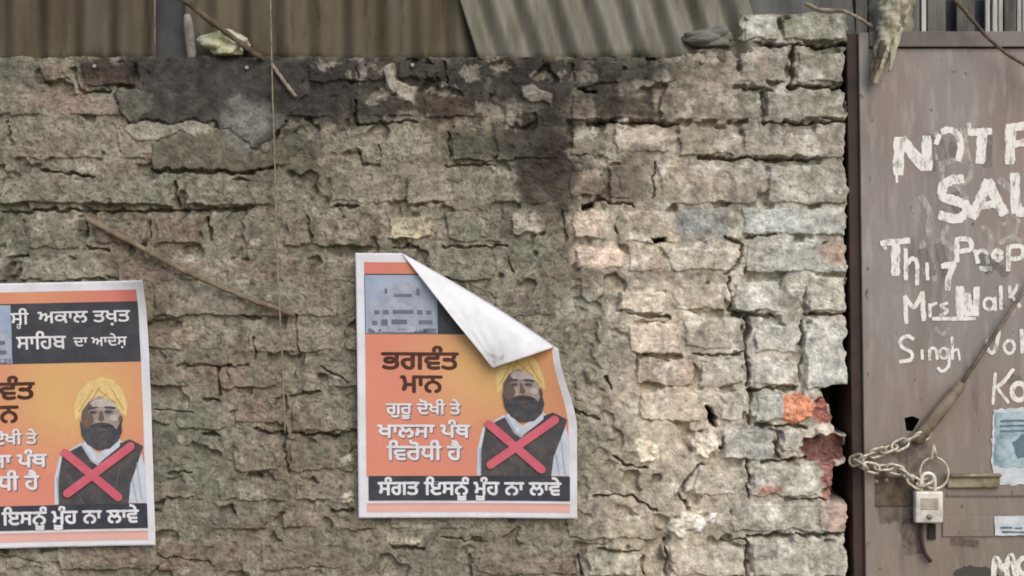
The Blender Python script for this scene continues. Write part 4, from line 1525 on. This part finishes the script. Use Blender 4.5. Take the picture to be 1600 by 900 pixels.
strokes('painted_lettering', [
    ([(1495, 371), (1494, 410)], 9), ([(1496, 373), (1514, 375), (1516, 389), (1496, 394)], 8),
    ([(1522, 390), (1528, 412)], 7), ([(1524, 396), (1538, 392), (1544, 412)], 7), ([(1530, 420), (1550, 420)], 8), (ring(1558, 399, 6, 7), 8),
    ([(1576, 384), (1575, 424)], 8), ([(1577, 385), (1596, 386), (1596, 402), (1578, 405)], 7), (ring(1612, 396, 8, 9), 6),
], WPM, .8, 4)
strokes('painted_lettering', [
    # Mrs Malk
    ([(1414, 462), (1416, 506)], 7), ([(1413, 462), (1428, 480), (1441, 456)], 7), ([(1441, 455), (1443, 502)], 8),
    ([(1452, 474), (1453, 496)], 5), ([(1453, 478), (1464, 473)], 5), ([(1481, 473), (1470, 478), (1480, 486), (1468, 494)], 5), ([(1456, 498), (1524, 498)], 6),
    ([(1499, 447), (1500, 496)], 14), ([(1508, 458), (1514, 494)], 16), ([(1526, 448), (1524, 494)], 11),
    (ring(1545, 475, 8, 9), 5), ([(1554, 464), (1555, 486)], 5), ([(1563, 446), (1564, 484)], 6), ([(1577, 446), (1578, 466)], 6), ([(1592, 444), (1580, 462)], 7),
    ([(1580, 462), (1594, 480)], 6),
], WPM, .8, 5)
strokes('painted_lettering', [
    # Singh
    ([(1428, 530), (1416, 525), (1406, 533), (1410, 543), (1424, 551), (1422, 562), (1404, 565)], 6), ([(1440, 546), (1441, 562)], 5),
    ([(1452, 563), (1453, 546), (1462, 546), (1464, 562)], 5), (ring(1474, 552, 6, 8), 4), ([(1481, 544), (1482, 570), (1472, 580), (1464, 574)], 5),
    ([(1487, 526), (1488, 562)], 5), ([(1488, 550), (1496, 546), (1499, 563)], 4),
], WPM, .8, 5)
strokes('painted_lettering', [
    # U o h
    ([(1541, 530), (1544, 548), (1554, 548), (1561, 516)], 6), (ring(1577, 542, 8, 10), 5), ([(1596, 514), (1597, 552)], 6), ([(1597, 538), (1607, 534), (1609, 552)], 5),
], WPM, .8, 5)
strokes('painted_lettering', [
    # Ka
    ([(1555, 582), (1551, 632)], 5), ([(1584, 576), (1568, 596), (1556, 606)], 6), ([(1558, 606), (1576, 630)], 5), (ring(1592, 612, 11, 13), 8), ([(1604, 600), (1606, 630)], 7),
], WPM, .8, 5)
strokes('painted_lettering', [
    ([(1552, 900), (1556, 872), (1568, 890), (1580, 868), (1586, 900)], 9), (ring(1600, 884, 10, 12), 8), ([(1570, 880), (1574, 902)], 9),
    ([(1552, 900), (1552, 930)], 9), ([(1588, 892), (1590, 930)], 9),
], WPM, .8, 6)
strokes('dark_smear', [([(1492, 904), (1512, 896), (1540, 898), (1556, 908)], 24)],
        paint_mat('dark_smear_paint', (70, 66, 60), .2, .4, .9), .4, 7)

GRM_SHD = paint_mat('door_grime_shade', (74, 62, 50), .36, .7, .62)  # dark paint for rust grime and the shading around the lock
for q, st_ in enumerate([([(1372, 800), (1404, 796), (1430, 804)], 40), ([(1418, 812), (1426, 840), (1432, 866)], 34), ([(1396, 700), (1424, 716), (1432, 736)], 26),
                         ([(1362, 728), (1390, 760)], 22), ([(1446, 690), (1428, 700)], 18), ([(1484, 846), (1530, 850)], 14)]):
    strokes('grime_shade_smear', [st_], GRM_SHD, .28, 20 + q)

# ------------------------------------------------------------------ papers on the gate
bp_ = pm('pale_blue_print', (172, 190, 196), (110, 136, 148), scale=26, rough=.6, lo=.42, hi=.66)
whp = pm('label_paper', (206, 210, 214), (180, 188, 194), scale=30, rough=.6)
inkb = flat('label_ink', (96, 122, 136))


def ragged(name, P, mat, h, parent=None, seed=0, jag=2.2, curl=2.0):
    r = random.Random(seed)
    Q = []
    for i in range(len(P)):
        a, b = P[i], P[(i + 1) % len(P)]
        n = max(1, int(math.hypot(b[0] - a[0], b[1] - a[1]) / 6))
        for k in range(n):
            t = k / n
            Q.append((a[0] + (b[0] - a[0]) * t + r.uniform(-jag, jag), a[1] + (b[1] - a[1]) * t + r.uniform(-jag, jag)))
    tri = tessellate_polygon([[Vector((*p, 0)) for p in Q]])
    V = [W(p[0], p[1], h + curl * abs(math.sin(p[0] * .09 + p[1] * .07 + seed))) for p in Q]
    F = []
    for t in tri:
        a, b, c_ = [V[i] for i in t]
        F.append(tuple(t) if (b - a).cross(c_ - a).y < 0 else tuple(t[::-1]))
    o = from_py(name, V, F, mat, parent)
    md = o.modifiers.new('thick', 'SOLIDIFY')
    md.thickness = .0003
    return o


pr = empty('notice', W(1600, 760, 1))
tag(pr, 'torn pale blue notice pasted on the gate at the right edge', 'notice')
ragged('paper', [(1552, 640), (1640, 634), (1660, 757), (1550, 757), (1549, 700)], whp, 1.0, pr, 3, 2.2, 1.0)
ragged('printed_area', [(1556, 646), (1640, 642), (1655, 728), (1553, 728)], bp_, 2.6, pr, 4, 2.0, .6)
ragged('printed_picture', [(1580, 690), (1600, 676), (1640, 680), (1640, 712), (1590, 716)], inkb, 3.6, pr, 5, 1.5, .4)
for k, y in enumerate((656, 664, 672)):
    ragged('printed_line', [(1562, y), (1636, y - 2), (1636, y + 1), (1562, y + 3)], inkb, 3.6, pr, 8 + k, .6, .3)
lb = empty('paper_label', W(1590, 835, 1))
tag(lb, 'small white paper label on the gate below the blue notice', 'label')
ragged('paper', [(1552, 806), (1650, 804), (1650, 836), (1553, 836)], whp, 4.0, lb, 6, .6, .5)
for k, (x0, x1, y) in enumerate(((1562, 1580, 822), (1584, 1596, 823), (1600, 1630, 822), (1564, 1640, 829))):
    ragged('printed_line', [(x0, y), (x1, y), (x1, y + 3), (x0, y + 3)], inkb, 5.2, lb, 12 + k, .5, .3)

# ------------------------------------------------------------------ rod, chain, ring, padlock
rodm = pm('brown_rod', (136, 124, 104), (98, 86, 70), scale=30, rough=.7, bump=.3)
rd = empty('rod', W(1430, 690, 10))
tag(rd, 'long thin rod with a thick lower end leaning across the gate to the chain', 'rod')
tube('shaft', [W(1640, 386, 16), W(1600, 446, 16), W(1548, 524, 15), W(1494, 604, 14)], [2.6 * S, 2.8 * S, 3.2 * S, 3.6 * S], rodm, rd, 10)
tube('thick_end', [W(1499, 597, 14), W(1496, 602, 14), W(1462, 645, 14), W(1430, 686, 12), W(1427, 690, 12)], [5 * S, 8 * S, 10 * S, 10 * S, 7 * S], rodm, rd, 12)

chm = pm('chain_steel', (208, 202, 186), (160, 150, 130), scale=60, rough=.45, metal=.3, bump=.1)
chain = empty('chain', W(1340, 718, 12))
tag(chain, 'pale steel chain looped round the gate post and through the padlock', 'chain')


def link_geo(L, w, r):
    pts = []
    for k in range(9):
        a = -math.pi / 2 + math.pi * k / 8
        pts.append(Vector((L / 2 - w / 2 + math.cos(a) * w / 2, 0, math.sin(a) * w / 2)))
    for k in range(9):
        a = math.pi / 2 + math.pi * k / 8
        pts.append(Vector((-L / 2 + w / 2 + math.cos(a) * w / 2, 0, math.sin(a) * w / 2)))
    return tube_geo(pts, r, 8, True)


LV, LF = link_geo(27 * S, 15 * S, 2.4 * S)
lme = bpy.data.meshes.new('link')
lme.from_pydata([tuple(v) for v in LV], [], LF)
lme.update()
lme.polygons.foreach_set('use_smooth', [True] * len(lme.polygons))
lme.materials.append(chm)
path = [np.array(p) for p in [(1440, 679, 16), (1420, 684, 17), (1400, 694, 17), (1378, 702, 18), (1356, 708, 18), (1340, 714, 20), (1332, 719, 10),
                              (1342, 725, 22), (1360, 729, 20), (1382, 728, 20), (1402, 733, 22), (1418, 747, 22), (1430, 755, 22), (1443, 749, 20)]]
cum = [0]
for a, b in zip(path[:-1], path[1:]):
    cum.append(cum[-1] + np.linalg.norm(b - a))
pitch = 18.5
k = 0
d = 4.0
while d < cum[-1] - 2:
    i = max(j for j in range(len(cum)) if cum[j] <= d)
    i = min(i, len(path) - 2)
    t = (d - cum[i]) / (cum[i + 1] - cum[i])
    p = path[i] + (path[i + 1] - path[i]) * t
    dd = path[i + 1] - path[i]
    dv = Vector((dd[0], -dd[2], -dd[1])).normalized()
    side = dv.cross(Vector((0, 1, 0))).normalized()
    up = side.cross(dv)
    ang = math.radians(22 if k % 2 == 0 else 68) * (1 if k % 4 < 2 else -1)
    zz = side * math.cos(ang) + up * math.sin(ang)
    yy = zz.cross(dv)
    M = Matrix((dv, yy, zz)).transposed().to_4x4()
    o = bpy.data.objects.new('link', lme)
    C.objects.link(o)
    o.parent = chain
    o.matrix_local = Matrix.Translation(W(*p) - chain.location) @ M
    k += 1
    d += pitch

rg = [W(1455 + 22 * math.cos(a), 737 + 24 * math.sin(a), 16 + 3 * math.sin(a)) for a in [2 * math.pi * q / 32 for q in range(32)]]
ro = empty('ring', W(1455, 761, 14))
tag(ro, 'thin round wire ring hanging on the gate behind the padlock', 'ring')
tube('wire_ring', rg, 1.9 * S, chm, ro, 8, True)
tube('twisted_end', [W(*p) for p in crv([(1449, 716, 15), (1452, 706, 17), (1454, 694, 15), (1456, 704, 18), (1460, 716, 15)], 8)], 2.0 * S, chm, ro, 8)

lockm = pm('padlock_steel', (226, 223, 216), (190, 184, 174), scale=40, rough=.4, metal=.2, bump=.05)
lock = empty('padlock', W(1449, 815, 14))
tag(lock, 'silver padlock with a rectangular body hanging from the chain', 'padlock')
bm = bmesh.new()
bm_box(bm, W(1423, 813, 10), W(1466, 764, 28), .0042)
from_bm('body', bm, lockm, lock, True)
sh = [(1434, 768), (1434, 749), (1437, 740), (1444, 737), (1452, 740), (1455, 749), (1455, 768)]
tube('shackle', [W(p[0], p[1], 19) for p in crv([(*q, 0) for q in sh], 6)], 3.0 * S, lockm, lock, 10)
box('name_plate', 1431, 774, 1458, 792, 28.1, 29, pm('lock_plate_metal', (186, 178, 166), (160, 150, 138), scale=60, rough=.4, metal=.4), lock, .0008)
bm = bmesh.new()
bmesh.ops.create_cone(bm, cap_ends=True, segments=16, radius1=.006, radius2=.006, depth=.004,
                      matrix=Matrix.Translation(W(1444, 803, 28)) @ Matrix.Rotation(math.radians(90), 4, 'X'))
from_bm('keyhole_cover', bm, steel, lock, True)

# ------------------------------------------------------------------ tree behind the gate, fence behind
tb = pm('mossy_bark', (156, 154, 134), (122, 120, 100), scale=16, stretch=(1.5, 1.5, .5), rough=.95, bump=.7, bscale=60, fine=.14)
tb2 = pm('pale_rotten_bark', (176, 172, 150), (104, 92, 74), scale=26, stretch=(1.6, 1.6, .6), rough=.95, bump=.8, bscale=70, lo=.5, hi=.68, fine=.14)
tree = empty('tree', W(1426, 1500, -130))
tag(tree, 'mossy tree trunk behind the gate with a broken pale limb hanging over it', 'tree')


def limb(name, ctrl, rads, mat, seed):
    P = crv(ctrl, 16)
    n = len(P)
    R = np.interp(np.linspace(0, 1, n), np.linspace(0, 1, len(rads)), rads)
    V, F = tube_geo([W(*p) for p in P], [float(q) * S for q in R], 22)
    va = np.arange(len(V))
    rg_ = .13 * fbm((va % 22) * 1.0, (va // 22) * .6, 5.0, seed, 4, .65)
    r = random.Random(seed)
    ph = [r.uniform(0, 6) for _ in range(4)]
    for i, v in enumerate(V):
        ax = W(*P[min(i // 22, n - 1)])
        dd = v - ax
        a = 2 * math.pi * (i % 22) / 22
        t = i // 22
        dd *= 1 + .10 * math.sin(3 * a + t * .5 + ph[0]) + .07 * math.sin(7 * a - t * .9 + ph[1]) + .05 * math.sin(t * 1.7 + ph[2]) + float(rg_[i])
        V[i] = ax + dd
    return from_py(name, V, F, mat, tree, True)


limb('trunk', [(1424, 1500, -130), (1428, 800, -130), (1426, 200, -128), (1424, 40, -126), (1428, -120, -126), (1440, -500, -130), (1470, -900, -150)],
     [52, 40, 36, 33, 32, 29, 18], tb, 1)
limb('broken_limb', [(1436, -110, -70), (1412, -40, 6), (1392, 22, 24), (1380, 62, 26), (1368, 102, 24), (1361, 134, 20)],
     [25, 25, 24, 16, 11, 4], tb2, 2)
limb('splinter', [(1396, 50, 36), (1386, 84, 40), (1380, 118, 38)], [6, 5, 2], tb2, 8)
limb('splinter', [(1372, 70, 36), (1362, 104, 36), (1353, 130, 30)], [6, 5, 2], bark, 9)
limb('splinter', [(1410, -60, 24), (1404, 0, 40), (1396, 40, 40), (1388, 66, 36)], [5, 7, 6, 2.5], bark2, 3)
limb('branch', [(1440, -500, -130), (1300, -760, -160), (1120, -980, -120)], [20, 13, 6], tb, 4)
limb('branch', [(1470, -880, -150), (1600, -1100, -190), (1780, -1260, -150)], [15, 9, 4], tb, 5)
lfm = pm('green_leaf', (84, 96, 56), (62, 74, 42), scale=6, rough=.7)
r = random.Random(5)
V, F = [], []
for cx, cy, ch, R in [(1120, -1000, -120, 260), (1480, -1150, -150, 330), (1790, -1270, -150, 280), (1330, -1250, -300, 280)]:
    for q in range(700):
        d = Vector((r.gauss(0, 1), r.gauss(0, 1), r.gauss(0, 1))).normalized() * R * r.random() ** .4
        c0 = W(cx + d.x, cy + d.z * .7, ch + d.y)
        a = Vector((r.gauss(0, 1), r.gauss(0, 1), r.gauss(0, 1))).normalized()
        b = a.cross(Vector((r.gauss(0, 1), r.gauss(0, 1), r.gauss(0, 1)))).normalized()
        l, w = r.uniform(.03, .055), r.uniform(.014, .024)
        n = len(V)
        V += [c0 - a * l, c0 + b * w, c0 + a * l, c0 - b * w]
        F.append((n, n + 1, n + 2, n + 3))
from_py('crown', V, F, lfm, tree)

slm = pm('grey_slat', (112, 110, 104), (70, 68, 64), scale=9, stretch=(3, 1, .3), rough=.85, bump=.3, fine=.12)
slp = pm('pale_slat', (196, 194, 188), (150, 148, 142), scale=12, stretch=(3, 1, .3), rough=.85, bump=.3)
fence = empty('fence', W(1600, 1500, -420))
tag(fence, 'fence of upright grey slats behind the gate, top right corner', 'fence')
r = random.Random(9)
x = 1180
while x < 2300:
    w = r.choice((8, 9, 22, 28, 34))
    o = box('slat', x, -140 + r.uniform(-30, 30), x + w, 1500, -430, -418 + r.uniform(-4, 4), slp if w < 12 else slm, fence, .003)
    x += w + (r.choice((2, 3, 10, 20)))
box('fence_rail', 1180, 40, 2300, 62, -446, -432, slm, fence, .003)
box('back_board', 1180, -90, 2300, 1500, -470, -450, bd, fence, .003)
